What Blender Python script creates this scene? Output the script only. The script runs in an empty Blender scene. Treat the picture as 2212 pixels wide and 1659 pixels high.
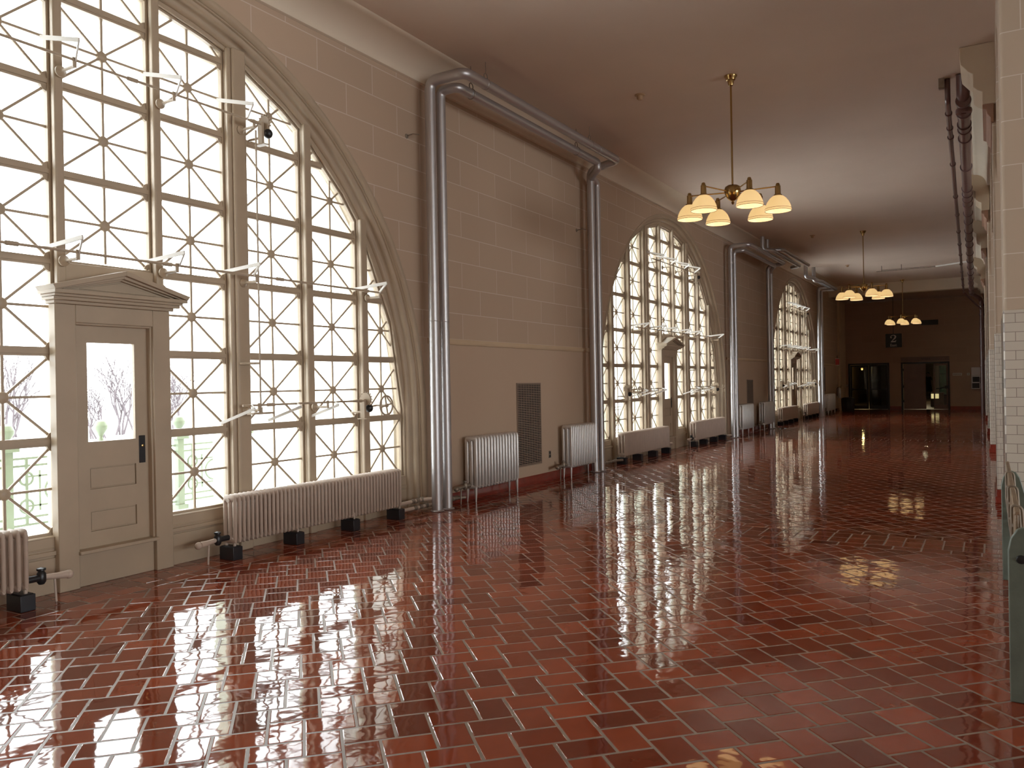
import bpy, bmesh, math, random
from mathutils import Vector, Matrix
PI = math.pi
random.seed(7)
S = bpy.context.scene
COL = S.collection

# ------------------------------------------------------------------ camera
FPX, YAW, PITCH, ROLL = 1746.25, 0.534045, -0.001022, -0.0180175
def make_camera():
    cd = bpy.data.cameras.new('camera'); co = bpy.data.objects.new('camera', cd); COL.objects.link(co)
    cd.sensor_fit = 'HORIZONTAL'; cd.sensor_width = 36.0; cd.lens = FPX/2212*36.0
    cd.clip_start = 0.05; cd.clip_end = 600
    fwd = Vector((-math.sin(YAW)*math.cos(PITCH), math.cos(YAW)*math.cos(PITCH), math.sin(PITCH)))
    r0 = Vector((math.cos(YAW), math.sin(YAW), 0)); u0 = r0.cross(fwd)
    R = r0*math.cos(ROLL)+u0*math.sin(ROLL); U = u0*math.cos(ROLL)-r0*math.sin(ROLL)
    M = Matrix((R, U, -fwd)).transposed().to_4x4(); M.translation = Vector((0, 0, 1.6))
    co.matrix_world = M
    S.camera = co
make_camera()

# ------------------------------------------------------------------ world (bright overcast sky) and exposure
SKY = 9.0
W = bpy.data.worlds.new('overcast_sky'); S.world = W; W.use_nodes = True
wn = W.node_tree.nodes; wl = W.node_tree.links; wn.clear()
wo = wn.new('ShaderNodeOutputWorld'); bg = wn.new('ShaderNodeBackground')
bg.inputs['Color'].default_value = (0.93, 0.97, 1.0, 1); bg.inputs['Strength'].default_value = SKY
wl.new(bg.outputs[0], wo.inputs['Surface'])
W.cycles.sampling_method = 'MANUAL'; W.cycles.sample_map_resolution = 64
S.view_settings.view_transform = 'Standard'; S.view_settings.look = 'None'
S.view_settings.gamma = 1.0; S.view_settings.use_curve_mapping = False
S.view_settings.exposure = 0.0
S.cycles.max_bounces = 9; S.cycles.diffuse_bounces = 6; S.cycles.glossy_bounces = 4
S.cycles.transparent_max_bounces = 24; S.cycles.transmission_bounces = 4
S.cycles.sample_clamp_indirect = 12.0

def portal(name, loc, rot, sx, sy):
    ld = bpy.data.lights.new(name, 'AREA'); ld.shape = 'RECTANGLE'; ld.size = sx; ld.size_y = sy
    ld.cycles.is_portal = True
    o = bpy.data.objects.new(name, ld); COL.objects.link(o); o.location = loc; o.rotation_euler = rot
WC = (4.19, 17.93, 31.7)            # window centres along the hall
for wc in WC:                       # daylight enters here
    portal('window_daylight', (-7.3, wc, 2.9), (0, -PI/2, 0), 5.6, 8.4)
for wc in (-1.5, 7.5):  # sampling portals at the added openings of the hall beyond
    portal('registry_fill_portal', (14.1, wc, 2.7), (0, PI/2, 0), 3.4, 8.0)

# ------------------------------------------------------------------ materials
def mat(name, col, rough=0.6, metal=0.0, spec=0.5, bump=0.0, bscale=20, var=0.0, vscale=3, emis=None, estr=0, coat=0):
    m = bpy.data.materials.new(name); m.use_nodes = True; nt = m.node_tree
    b = nt.nodes['Principled BSDF']
    b.inputs['Base Color'].default_value = (*col, 1); b.inputs['Roughness'].default_value = rough
    b.inputs['Metallic'].default_value = metal; b.inputs['Specular IOR Level'].default_value = spec
    if coat: b.inputs['Coat Weight'].default_value = coat; b.inputs['Coat Roughness'].default_value = 0.05
    tc = nt.nodes.new('ShaderNodeTexCoord')
    if var:
        n = nt.nodes.new('ShaderNodeTexNoise'); n.inputs['Scale'].default_value = vscale; n.inputs['Detail'].default_value = 5
        nt.links.new(tc.outputs['Object'], n.inputs['Vector'])
        mr = nt.nodes.new('ShaderNodeMapRange'); mr.inputs['From Min'].default_value = 0.3; mr.inputs['From Max'].default_value = 0.7
        mr.inputs['To Min'].default_value = 1-var; mr.inputs['To Max'].default_value = 1+var
        nt.links.new(n.outputs['Fac'], mr.inputs['Value'])
        mx = nt.nodes.new('ShaderNodeVectorMath'); mx.operation = 'SCALE'; mx.inputs[0].default_value = col
        nt.links.new(mr.outputs[0], mx.inputs['Scale']); nt.links.new(mx.outputs[0], b.inputs['Base Color'])
    if bump:
        n2 = nt.nodes.new('ShaderNodeTexNoise'); n2.inputs['Scale'].default_value = bscale; n2.inputs['Detail'].default_value = 3
        nt.links.new(tc.outputs['Object'], n2.inputs['Vector'])
        bp = nt.nodes.new('ShaderNodeBump'); bp.inputs['Strength'].default_value = bump; bp.inputs['Distance'].default_value = 0.01
        nt.links.new(n2.outputs['Fac'], bp.inputs['Height']); nt.links.new(bp.outputs[0], b.inputs['Normal'])
    if emis:
        b.inputs['Emission Color'].default_value = (*emis, 1); b.inputs['Emission Strength'].default_value = estr
    return m
M = {}
WALLC = (0.56, 0.42, 0.275)
M['paint'] = mat('cream_window_paint', (0.43, 0.335, 0.235), 0.45, var=0.06, vscale=2.5)
M['plaster'] = mat('tan_plaster', WALLC, 0.8, var=0.04, bump=0.15, bscale=60)
M['ceiling'] = mat('ceiling_plaster', (0.64, 0.51, 0.41), 0.8, var=0.03, vscale=1)
M['cove'] = mat('cove_plaster', (0.70, 0.60, 0.47), 0.8, var=0.03, vscale=1)
M['base'] = mat('red_base_tile', (0.22, 0.035, 0.022), 0.12, var=0.15, vscale=9)
M['silver'] = mat('aluminium_paint', (0.52, 0.50, 0.50), 0.38, metal=0.75)
M['radsilver'] = mat('radiator_silver_paint', (0.66, 0.63, 0.60), 0.38, metal=0.45, var=0.06, vscale=8)
M['radcream'] = mat('radiator_cream_paint', (0.52, 0.41, 0.33), 0.42, var=0.05, vscale=8)
M['block'] = mat('black_block', (0.02, 0.02, 0.024), 0.35, var=0.2)
M['brass'] = mat('aged_brass', (0.46, 0.31, 0.13), 0.19, metal=1.0, var=0.1)
M['blackmetal'] = mat('black_metal', (0.025, 0.024, 0.025), 0.35, metal=0.3)
M['steel'] = mat('dull_pipe_metal', (0.30, 0.25, 0.20), 0.45, metal=0.6, var=0.2, vscale=14)
M['white_metal'] = mat('white_linkage_paint', (0.74, 0.70, 0.64), 0.4)
M['rail_green'] = mat('pale_green_ironwork', (0.17, 0.20, 0.13), 0.5, var=0.1)
M['stone'] = mat('exterior_limestone', (0.90, 0.87, 0.80), 0.85, var=0.08, vscale=1.5, bump=0.3, bscale=12)
M['snow'] = mat('snow', (0.85, 0.87, 0.9), 0.9)
M['fin_green'] = mat('pale_green_fin', (0.76, 0.80, 0.66), 0.5)
M['bark'] = mat('bare_branches', (0.10, 0.08, 0.085), 0.9)
M['redpipe'] = mat('maroon_painted_pipe', (0.13, 0.065, 0.060), 0.28, spec=0.7, var=0.12, vscale=8)
M['bench'] = mat('grey_green_bench_paint', (0.13, 0.155, 0.125), 0.45, var=0.2, vscale=7, bump=0.2, bscale=30)
M['benchslat'] = mat('worn_tan_slat', (0.23, 0.16, 0.10), 0.5, var=0.2, vscale=6)
M['dark'] = mat('dark_panel', (0.012, 0.011, 0.011), 0.4)
M['doorbrown'] = mat('brown_painted_door', (0.20, 0.125, 0.095), 0.5, var=0.05)
M['corbel'] = mat('corbel_plaster', (0.58, 0.47, 0.34), 0.8)
M['terracotta'] = mat('brown_pier_blocks', (0.34, 0.19, 0.125), 0.7, var=0.06)
M['red'] = mat('red_enamel', (0.5, 0.02, 0.015), 0.35)
M['offwhite'] = mat('off_white_plastic', (0.6, 0.55, 0.47), 0.4)
M['beige'] = mat('beige_plastic', (0.42, 0.27, 0.15), 0.5)
M['signblue'] = mat('dark_blue_sign_board', (0.010, 0.014, 0.020), 0.5)
M['signtext'] = mat('grey_sign_lettering', (0.55, 0.50, 0.47), 0.6)
M['vent'] = mat('vent_metal', (0.30, 0.22, 0.165), 0.5)
M['coat'] = mat('dark_coat', (0.015, 0.015, 0.018), 0.9)
M['skin'] = mat('skin', (0.35, 0.2, 0.14), 0.6)
M['hair'] = mat('dark_hair', (0.02, 0.015, 0.012), 0.7)
M['bulb'] = mat('warm_bulb', (1, .8, .5), emis=(1, 0.62, 0.25), estr=3.5)
M['bulb_far'] = mat('yellow_bulb', (1, .8, .5), emis=(1, 0.7, 0.2), estr=4.0)
M['caselight'] = mat('lit_case_panel', (.8, .7, .4), emis=(0.9, 0.75, 0.35), estr=0.75)
M['exitlight'] = mat('exit_sign_face', (.25, .02, .012), emis=(0.6, 0.03, 0.02), estr=0.03)

def shade_mat(k, name, ec=(1.0, 0.66, 0.27, 1)):
    m = bpy.data.materials.new(name); m.use_nodes = True; nt = m.node_tree
    b = nt.nodes['Principled BSDF']; b.inputs['Base Color'].default_value = (0.55, 0.42, 0.27, 1)
    b.inputs['Roughness'].default_value = 0.25
    b.inputs['Emission Color'].default_value = ec; b.inputs['Emission Strength'].default_value = k
    return m
M['opal'] = shade_mat(0.74, 'opal_glass_outer'); M['opal_in'] = shade_mat(1.05, 'opal_glass_inner', (1.0, 0.74, 0.40, 1))

def glass_mat(name, tint, gloss=0.07):
    m = bpy.data.materials.new(name); m.use_nodes = True; nt = m.node_tree; nt.nodes.clear()
    o = nt.nodes.new('ShaderNodeOutputMaterial'); t = nt.nodes.new('ShaderNodeBsdfTransparent')
    t.inputs[0].default_value = (*tint, 1)
    g = nt.nodes.new('ShaderNodeBsdfGlossy'); g.inputs['Roughness'].default_value = 0.02; g.inputs[0].default_value = (.9, .9, .9, 1)
    f = nt.nodes.new('ShaderNodeLayerWeight'); f.inputs['Blend'].default_value = 0.25
    mm = nt.nodes.new('ShaderNodeMath'); mm.operation = 'MULTIPLY_ADD'; mm.inputs[1].default_value = 0.5; mm.inputs[2].default_value = gloss*0.3
    mx = nt.nodes.new('ShaderNodeMixShader')
    nt.links.new(f.outputs['Fresnel'], mm.inputs[0]); nt.links.new(mm.outputs[0], mx.inputs[0])
    nt.links.new(t.outputs[0], mx.inputs[1]); nt.links.new(g.outputs[0], mx.inputs[2]); nt.links.new(mx.outputs[0], o.inputs[0])
    return m
M['glass'] = glass_mat('window_glass', (.97, .98, .97))
M['darkglass'] = glass_mat('dark_door_glass', (.45, .45, .42))
M['greenglass'] = glass_mat('green_tinted_glass', (.022, .030, .020))

def brick_mat(name, col, mortar, bw, rh, msize, axis, off, rough=0.75, start=None, mdark=None, coat=0, soft=0.3):
    """running-bond joints on a surface; axis 'yz' or 'xz'; off=(a0,z0) origin of the course grid"""
    m = bpy.data.materials.new(name); m.use_nodes = True; nt = m.node_tree; b = nt.nodes['Principled BSDF']
    b.inputs['Roughness'].default_value = rough
    g = nt.nodes.new('ShaderNodeNewGeometry'); sp = nt.nodes.new('ShaderNodeSeparateXYZ'); cb = nt.nodes.new('ShaderNodeCombineXYZ')
    nt.links.new(g.outputs['Position'], sp.inputs[0])
    def sub(sock, v):
        n = nt.nodes.new('ShaderNodeMath'); n.operation = 'SUBTRACT'; nt.links.new(sock, n.inputs[0]); n.inputs[1].default_value = v; return n.outputs[0]
    if axis == 'yz': nt.links.new(sub(sp.outputs['Y'], off[0]), cb.inputs[0])
    elif axis == 'xz': nt.links.new(sub(sp.outputs['X'], off[0]), cb.inputs[0])
    else:
        ad = nt.nodes.new('ShaderNodeMath'); ad.operation = 'ADD'; nt.links.new(sp.outputs['X'], ad.inputs[0]); nt.links.new(sp.outputs['Y'], ad.inputs[1])
        nt.links.new(sub(ad.outputs[0], off[0]), cb.inputs[0])
    nt.links.new(sub(sp.outputs['Z'], off[1]), cb.inputs[1])
    br = nt.nodes.new('ShaderNodeTexBrick'); nt.links.new(cb.outputs[0], br.inputs['Vector'])
    br.inputs['Scale'].default_value = 1; br.inputs['Brick Width'].default_value = bw; br.inputs['Row Height'].default_value = rh
    br.inputs['Mortar Size'].default_value = msize; br.inputs['Mortar Smooth'].default_value = soft
    c2 = tuple(c*0.93 for c in col)
    br.inputs['Color1'].default_value = (*col, 1); br.inputs['Color2'].default_value = (*c2, 1); br.inputs['Mortar'].default_value = (*mortar, 1)
    out = br.outputs['Color']
    if start is not None:      # plain plaster below this height
        st = nt.nodes.new('ShaderNodeMath'); st.operation = 'GREATER_THAN'; nt.links.new(sp.outputs['Z'], st.inputs[0]); st.inputs[1].default_value = start
        mx = nt.nodes.new('ShaderNodeMix'); mx.data_type = 'RGBA'; nt.links.new(st.outputs[0], mx.inputs[0])
        mx.inputs[6].default_value = (*tuple(c*1.04 for c in col), 1); nt.links.new(out, mx.inputs[7]); out = mx.outputs[2]
    nt.links.new(out, b.inputs['Base Color'])
    if coat: b.inputs['Coat Weight'].default_value = coat; b.inputs['Coat Roughness'].default_value = 0.05
    return m
M['leftwall'] = brick_mat('scored_plaster_wall', (0.50, 0.37, 0.265), (0.60, 0.50, 0.42), 0.912, 0.354, 0.007, 'yz', (0.60, 2.21), start=2.21)
M['pier'] = brick_mat('scored_pier', (0.50, 0.39, 0.29), (0.62, 0.54, 0.46), 0.80, 0.354, 0.005, 'xy', (0.25, 2.21))
M['whitetile'] = brick_mat('white_glazed_tile', (0.60, 0.54, 0.46), (0.25, 0.20, 0.17), 0.149, 0.0745, 0.0022, 'xy', (0.02, 0.0), rough=0.12, soft=0.1)
M['regwall'] = mat('registry_wall', (0.5, 0.40, 0.30), 0.8)

# ------------------------------------------------------------------ mesh helpers
class MB:
    def __init__(s): s.v = []; s.f = []
    def add(s, vs, fs):
        n = len(s.v); s.v += [tuple(p) for p in vs]; s.f += [tuple(i+n for i in f) for f in fs]; return s
    def box(s, x0, x1, y0, y1, z0, z1):
        vs = [(x, y, z) for x in (x0, x1) for y in (y0, y1) for z in (z0, z1)]
        return s.add(vs, [(0, 1, 3, 2), (4, 6, 7, 5), (0, 4, 5, 1), (2, 3, 7, 6), (0, 2, 6, 4), (1, 5, 7, 3)])
    def bar(s, a, b, w, h, up=(0, 0, 1)):
        """rectangular bar from a to b, w across, h along 'up'"""
        a = Vector(a); b = Vector(b); d = (b-a).normalized(); u = Vector(up)
        if abs(d.dot(u)) > 0.98: u = Vector((1, 0, 0))
        sx = d.cross(u).normalized()*w/2; sz = sx.cross(d).normalized()*h/2
        vs = [p+q for p in (a, b) for q in (-sx-sz, sx-sz, sx+sz, -sx+sz)]
        return s.add(vs, [(0, 3, 2, 1), (4, 5, 6, 7), (0, 1, 5, 4), (1, 2, 6, 5), (2, 3, 7, 6), (3, 0, 4, 7)])
    def tube(s, pts, r, n=12, cap=True):
        pts = [Vector(p) for p in pts]; rs = r if isinstance(r, (list, tuple)) else [r]*len(pts)
        N = len(pts); t = []
        for i in range(N):
            if i == 0: d = pts[1]-pts[0]
            elif i == N-1: d = pts[-1]-pts[-2]
            else: d = (pts[i+1]-pts[i]).normalized()+(pts[i]-pts[i-1]).normalized()
            t.append(d.normalized())
        u = Vector((0, 0, 1)) if abs(t[0].z) < 0.9 else Vector((1, 0, 0))
        u = (u-t[0]*u.dot(t[0])).normalized(); vs = []
        for i in range(N):
            u = (u-t[i]*u.dot(t[i])).normalized(); w = t[i].cross(u)
            for k in range(n):
                a = 2*PI*k/n; vs.append(pts[i]+(u*math.cos(a)+w*math.sin(a))*rs[i])
        fs = [(i*n+k, i*n+(k+1) % n, (i+1)*n+(k+1) % n, (i+1)*n+k) for i in range(N-1) for k in range(n)]
        if cap: fs += [tuple(range(n-1, -1, -1)), tuple((N-1)*n+k for k in range(n))]
        return s.add(vs, fs)
    def lathe(s, prof, c=(0, 0, 0), n=24, axis='z', cap=False):
        vs = []; c = Vector(c)
        for r, h in prof:
            for k in range(n):
                a = 2*PI*k/n; x, y = r*math.cos(a), r*math.sin(a)
                p = (x, y, h) if axis == 'z' else ((h, x, y) if axis == 'x' else (y, h, x))
                vs.append(c+Vector(p))
        N = len(prof)
        fs = [(i*n+k, i*n+(k+1) % n, (i+1)*n+(k+1) % n, (i+1)*n+k) for i in range(N-1) for k in range(n)]
        if cap: fs += [tuple(range(n-1, -1, -1)), tuple((N-1)*n+k for k in range(n))]
        return s.add(vs, fs)
    def prism(s, poly, x0, x1, plane='yz'):
        n = len(poly)
        def P(u, v, w): return (w, u, v) if plane == 'yz' else ((u, w, v) if plane == 'xz' else (u, v, w))
        vs = [P(u, v, x0) for u, v in poly]+[P(u, v, x1) for u, v in poly]
        fs = [tuple(range(n)), tuple(range(2*n-1, n-1, -1))]+[(i, i+n, (i+1) % n+n, (i+1) % n) for i in range(n)]
        return s.add(vs, fs)
    def ball(s, c, r, n=12, sz=1):
        return s.lathe([(max(r*math.sin(PI*i/n), 1e-4), -r*sz*math.cos(PI*i/n)) for i in range(n+1)], c, n*2)
    def torus(s, c, R, r, axis='z', n=28, k=8):
        c = Vector(c); vs = []
        for i in range(n):
            a = 2*PI*i/n
            for j in range(k):
                b = 2*PI*j/k; x = (R+r*math.cos(b))*math.cos(a); y = (R+r*math.cos(b))*math.sin(a); z = r*math.sin(b)
                p = (x, y, z) if axis == 'z' else ((z, x, y) if axis == 'x' else (y, z, x)); vs.append(c+Vector(p))
        fs = [(i*k+j, ((i+1) % n)*k+j, ((i+1) % n)*k+(j+1) % k, i*k+(j+1) % k) for i in range(n) for j in range(k)]
        return s.add(vs, fs)
    def sweep(s, path, prof):
        """path: list of (pos, outward, up) ; prof: list of (a along outward, b along up) open profile"""
        vs = []; N = len(path); k = len(prof)
        for p, o, u in path:
            for a, b in prof: vs.append(Vector(p)+Vector(o)*a+Vector(u)*b)
        return s.add(vs, [(i*k+j, i*k+j+1, (i+1)*k+j+1, (i+1)*k+j) for i in range(N-1) for j in range(k-1)])
    def build(s, name, m, parent=None, smooth=40, bevel=0, fixn=True, seg=2):
        me = bpy.data.meshes.new(name); me.from_pydata(s.v, [], s.f)
        if fixn:
            bm = bmesh.new(); bm.from_mesh(me); bmesh.ops.recalc_face_normals(bm, faces=bm.faces); bm.to_mesh(me); bm.free()
        if smooth:
            me.polygons.foreach_set('use_smooth', [True]*len(me.polygons)); me.set_sharp_from_angle(angle=math.radians(smooth))
        ms = m if isinstance(m, (list, tuple)) else [m]
        for q in ms: me.materials.append(M[q] if isinstance(q, str) else q)
        o = bpy.data.objects.new(name, me); COL.objects.link(o)
        if parent: o.parent = parent
        if bevel:
            bv = o.modifiers.new('bevel', 'BEVEL'); bv.width = bevel; bv.segments = seg; bv.limit_method = 'ANGLE'
        me.update(); return o

def fillet(pts, r, n=6):
    pts = [Vector(p) for p in pts]; out = [pts[0]]
    for i in range(1, len(pts)-1):
        a = (pts[i-1]-pts[i]); b = (pts[i+1]-pts[i]); rr = min(r, a.length*.48, b.length*.48)
        p0 = pts[i]+a.normalized()*rr; p1 = pts[i]+b.normalized()*rr
        for k in range(n+1):
            t = k/n; out.append(p0*(1-t)**2+pts[i]*2*t*(1-t)+p1*t*t)
    out.append(pts[-1]); return out

def tag(o, label=None, cat=None, group=None, kind=None):
    if label: o['label'] = label
    if cat: o['category'] = cat
    if group: o['group'] = group
    if kind: o['kind'] = kind
    return o
def empty(name, loc=(0, 0, 0), rz=0, **k):
    o = bpy.data.objects.new(name, None); COL.objects.link(o); o.location = loc; o.rotation_euler = (0, 0, rz); o.empty_display_size = 0.1
    return tag(o, **k)
def struct(o): o['kind'] = 'structure'; return o
def copy_tree(o, parent=None):
    c = o.copy(); COL.objects.link(c); c.parent = parent
    for ch in [q for q in COL.objects if q.parent == o]: copy_tree(ch, c)
    return c

def sheet(name, outer, holes, x_back, x_front, m, parent=None, bevel=0.0, res=2):
    """flat plate in the y-z plane with holes; optional rounded edges"""
    cu = bpy.data.curves.new(name, 'CURVE'); cu.dimensions = '2D'; cu.fill_mode = 'BOTH'
    th = (x_front-x_back)/2
    for poly in [outer]+holes:
        sp = cu.splines.new('POLY'); sp.points.add(len(poly)-1); sp.use_cyclic_u = True
        for i, (u, v) in enumerate(poly): sp.points[i].co = (u, v, 0, 1)
    cu.extrude = th-bevel; cu.bevel_depth = bevel; cu.bevel_resolution = res; cu.offset = -bevel
    co = bpy.data.objects.new(name, cu); COL.objects.link(co)
    bpy.context.view_layer.update()
    me = bpy.data.meshes.new_from_object(co.evaluated_get(bpy.context.evaluated_depsgraph_get()))
    bpy.data.objects.remove(co); bpy.data.curves.remove(cu)
    xm = (x_front+x_back)/2
    for v in me.vertices:
        u, w, q = v.co; v.co = (xm+q, u, w)
    me.name = name; me.materials.clear(); me.materials.append(M[m])
    me.polygons.foreach_set('use_smooth', [True]*len(me.polygons)); me.set_sharp_from_angle(angle=math.radians(35))
    o = bpy.data.objects.new(name, me); COL.objects.link(o)
    if parent: o.parent = parent
    return o

# ------------------------------------------------------------------ dimensions
XW = -6.25          # inner face of the window wall
XG = -6.50          # glass
ZC, ZP = 5.46, 5.72  # cove foot, ceiling
ARC_Z, ARC_R = 1.17, 4.15
YB, YE = -6.0, 43.0
def XR(y): return 0.18-0.0095*y     # face of the arcade piers
def arch(c, r, n=48, z0=0.0, zc=ARC_Z):
    p = [(c-r, z0)]+[(c-r*math.cos(PI*i/n), zc+r*math.sin(PI*i/n)) for i in range(n+1)]+[(c+r, z0)]
    return p

# ------------------------------------------------------------------ floor
def clip(poly, a, b, c):
    """keep a*x+b*y<=c"""
    out = []
    for i in range(len(poly)):
        p, q = poly[i], poly[(i+1) % len(poly)]; dp = a*p[0]+b*p[1]-c; dq = a*q[0]+b*q[1]-c
        if dp <= 0: out.append(p)
        if dp*dq < 0: t = dp/(dp-dq); out.append((p[0]+(q[0]-p[0])*t, p[1]+(q[1]-p[1])*t))
    return out
def area(p): return 0.5*abs(sum(p[i][0]*p[(i+1) % len(p)][1]-p[(i+1) % len(p)][0]*p[i][1] for i in range(len(p))))
def make_floor():
    mb = MB(); mb.box(-7.3, 14.2, YB-0.2, 75, -0.3, -0.0012)
    g = mb.build('floor', 'grout', smooth=0); struct(g)
    TW, TL, J = 0.1664, 0.2407, 0.0125
    e = (math.cos(PI/4), math.sin(PI/4)); v = (math.sin(PI/4), -math.cos(PI/4)); O = (-0.6152*1.6, 2.1915*1.6)
    vs, fs, cols = [], [], []
    rnd = random.Random(3)
    def tile(poly):
        # shrink for the joint, tilt slightly, chamfer
        if area(poly) < 0.0008: return
        cx = sum(p[0] for p in poly)/len(poly); cy = sum(p[1] for p in poly)/len(poly)
        n = len(poly)
        ccw = sum(poly[i][0]*poly[(i+1) % n][1]-poly[(i+1) % n][0]*poly[i][1] for i in range(n)) > 0
        if not ccw: poly = poly[::-1]
        def inset(poly, d):
            q = poly
            for i in range(n):
                a, b = poly[i], poly[(i+1) % n]; dx, dy = b[0]-a[0], b[1]-a[1]; L = math.hypot(dx, dy)
                if L < 1e-6: continue
                nx, ny = dy/L, -dx/L
                q = clip(q, nx, ny, nx*a[0]+ny*a[1]-d)
                if len(q) < 3: return q
            return q
        lo = inset(poly, J/2); hi = inset(poly, J/2+0.0045)
        if len(lo) < 3 or len(hi) != len(lo): return
        tx, ty = rnd.gauss(0, 0.0020), rnd.gauss(0, 0.0020); h = rnd.gauss(0, 0.0002); k = len(vs)
        c = rnd.random(); cc = rnd.random()
        for p in lo: vs.append((p[0], p[1], -0.0015)); cols.append((c, cc, 0, 1))
        for p in hi: vs.append((p[0], p[1], h+tx*(p[0]-cx)+ty*(p[1]-cy))); cols.append((c, cc, 0, 1))
        m = len(lo); fs.append(tuple(k+m+i for i in range(m)))
        for i in range(m): fs.append((k+i, k+(i+1) % m, k+m+(i+1) % m, k+m+i))
    XL, XRr = -5.86, 0.42
    bands = [(-5.54, -4.73), (8.21, 9.02), (21.96, 22.77), (35.71, 36.52)]
    fields = []; y = -1.2
    for a, b in bands:
        if a > y: fields.append((y, a))
        y = max(y, b)
    fields.append((y, YE+0.02))
    for j in range(-150, 260):
        for k in range(-260, 260):
            bu = k*TW+j*TL; bv = k*TW-j*TL
            for (u0, v0, du, dv) in ((bu, bv, TL, TW), (bu+TL, bv+TW-TL, TW, TL)):
                cs = [(u0, v0), (u0+du, v0), (u0+du, v0+dv), (u0, v0+dv)]
                P = [(O[0]+a*e[0]+b*v[0], O[1]+a*e[1]+b*v[1]) for a, b in cs]
                xs = [p[0] for p in P]; ys = [p[1] for p in P]
                if max(xs) < XL or min(xs) > XRr or max(ys) < -1.2 or min(ys) > YE: continue
                for f0, f1 in fields:
                    if max(ys) < f0 or min(ys) > f1: continue
                    Q = clip(clip(clip(clip(P, 0, -1, -f0), 0, 1, f1), -1, 0, -XL), 1, 0, XRr)
                    if len(Q) >= 3:
                        Q2 = [Q[i] for i in range(len(Q)) if math.hypot(Q[i][0]-Q[i-1][0], Q[i][1]-Q[i-1][1]) > 1e-4]
                        if len(Q2) >= 3: tile(Q2)
    # straight courses: cross bands
    def rect(x0, x1, y0, y1): tile([(x0, y0), (x1, y0), (x1, y1), (x0, y1)])
    for a, b in bands:
        if b < -1: continue
        for (r0, r1, step, sh) in ((a, a+TW, TL, 0), (a+TW, a+TW+TL, TW, .03), (a+TW+TL, b-TW, TW, .03), (b-TW, b, TL, .1)):
            x = XL-sh
            while x < XRr: rect(max(x, XL), min(x+step, XRr), r0, r1); x += step
    # border along the window wall
    y = -1.2
    while y < YE: rect(XL-TW, XL, y, min(y+TL, YE)); y += TL
    y = -1.3
    while y < YE: rect(XL-TW-TL, XL-TW, y, min(y+TW, YE)); y += TW
    y = -1.25
    while y < YE: rect(XL-TW-TL-TL, XL-TW-TL, y, min(y+TW, YE)); y += TW
    # beyond the arcade
    y = -1.2
    while y < YE:
        for i in range(5): rect(XRr+i*TL, XRr+(i+1)*TL, y, min(y+TW, YE))
        y += TW
    me = bpy.data.meshes.new('floor_tiles'); me.from_pydata(vs, [], fs); me.update()
    at = me.color_attributes.new('tilevar', 'FLOAT_COLOR', 'POINT')
    at.data.foreach_set('color', [c for q in cols for c in q])
    me.materials.append(M['tile'])
    o = bpy.data.objects.new('floor_tiles', me); COL.objects.link(o); o.parent = g; struct(o)

def tile_mat():
    m = bpy.data.materials.new('glazed_quarry_tile'); m.use_nodes = True; nt = m.node_tree; b = nt.nodes['Principled BSDF']; L = nt.links
    at = nt.nodes.new('ShaderNodeAttribute'); at.attribute_name = 'tilevar'
    sp = nt.nodes.new('ShaderNodeSeparateColor'); L.new(at.outputs['Color'], sp.inputs[0])
    r = nt.nodes.new('ShaderNodeValToRGB'); L.new(sp.outputs[0], r.inputs[0])
    r.color_ramp.elements[0].color = (0.13, 0.021, 0.009, 1); r.color_ramp.elements[1].color = (0.30, 0.056, 0.021, 1)
    e = r.color_ramp.elements.new(0.5); e.color = (0.22, 0.038, 0.014, 1)
    tc = nt.nodes.new('ShaderNodeTexCoord')
    n = nt.nodes.new('ShaderNodeTexNoise'); n.inputs['Scale'].default_value = 5; n.inputs['Detail'].default_value = 5; L.new(tc.outputs['Object'], n.inputs['Vector'])
    mr = nt.nodes.new('ShaderNodeMapRange'); mr.inputs['To Min'].default_value = 0.8; mr.inputs['To Max'].default_value = 1.2; L.new(n.outputs['Fac'], mr.inputs['Value'])
    sc = nt.nodes.new('ShaderNodeVectorMath'); sc.operation = 'SCALE'; L.new(r.outputs[0], sc.inputs[0]); L.new(mr.outputs[0], sc.inputs['Scale'])
    L.new(sc.outputs[0], b.inputs['Base Color'])
    b.inputs['Roughness'].default_value = 0.07; b.inputs['Specular IOR Level'].default_value = 1.0
    # handmade ripple of the glaze
    n2 = nt.nodes.new('ShaderNodeTexNoise'); n2.inputs['Scale'].default_value = 7.5; n2.inputs['Detail'].default_value = 1.5
    L.new(tc.outputs['Object'], n2.inputs['Vector'])
    b1 = nt.nodes.new('ShaderNodeBump'); b1.inputs['Strength'].default_value = 0.22; b1.inputs['Distance'].default_value = 0.006
    L.new(n2.outputs['Fac'], b1.inputs['Height']); L.new(b1.outputs[0], b.inputs['Normal'])
    n3 = nt.nodes.new('ShaderNodeTexNoise'); n3.inputs['Scale'].default_value = 40; n3.inputs['Detail'].default_value = 3
    L.new(tc.outputs['Object'], n3.inputs['Vector'])
    m3 = nt.nodes.new('ShaderNodeMapRange'); m3.inputs['To Min'].default_value = 0.02; m3.inputs['To Max'].default_value = 0.05
    L.new(n3.outputs['Fac'], m3.inputs['Value']); L.new(m3.outputs[0], b.inputs['Roughness'])
    return m
M['tile'] = tile_mat()
M['grout'] = mat('grout', (0.24, 0.185, 0.145), 0.35, var=0.2, vscale=6)
make_floor()

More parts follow.
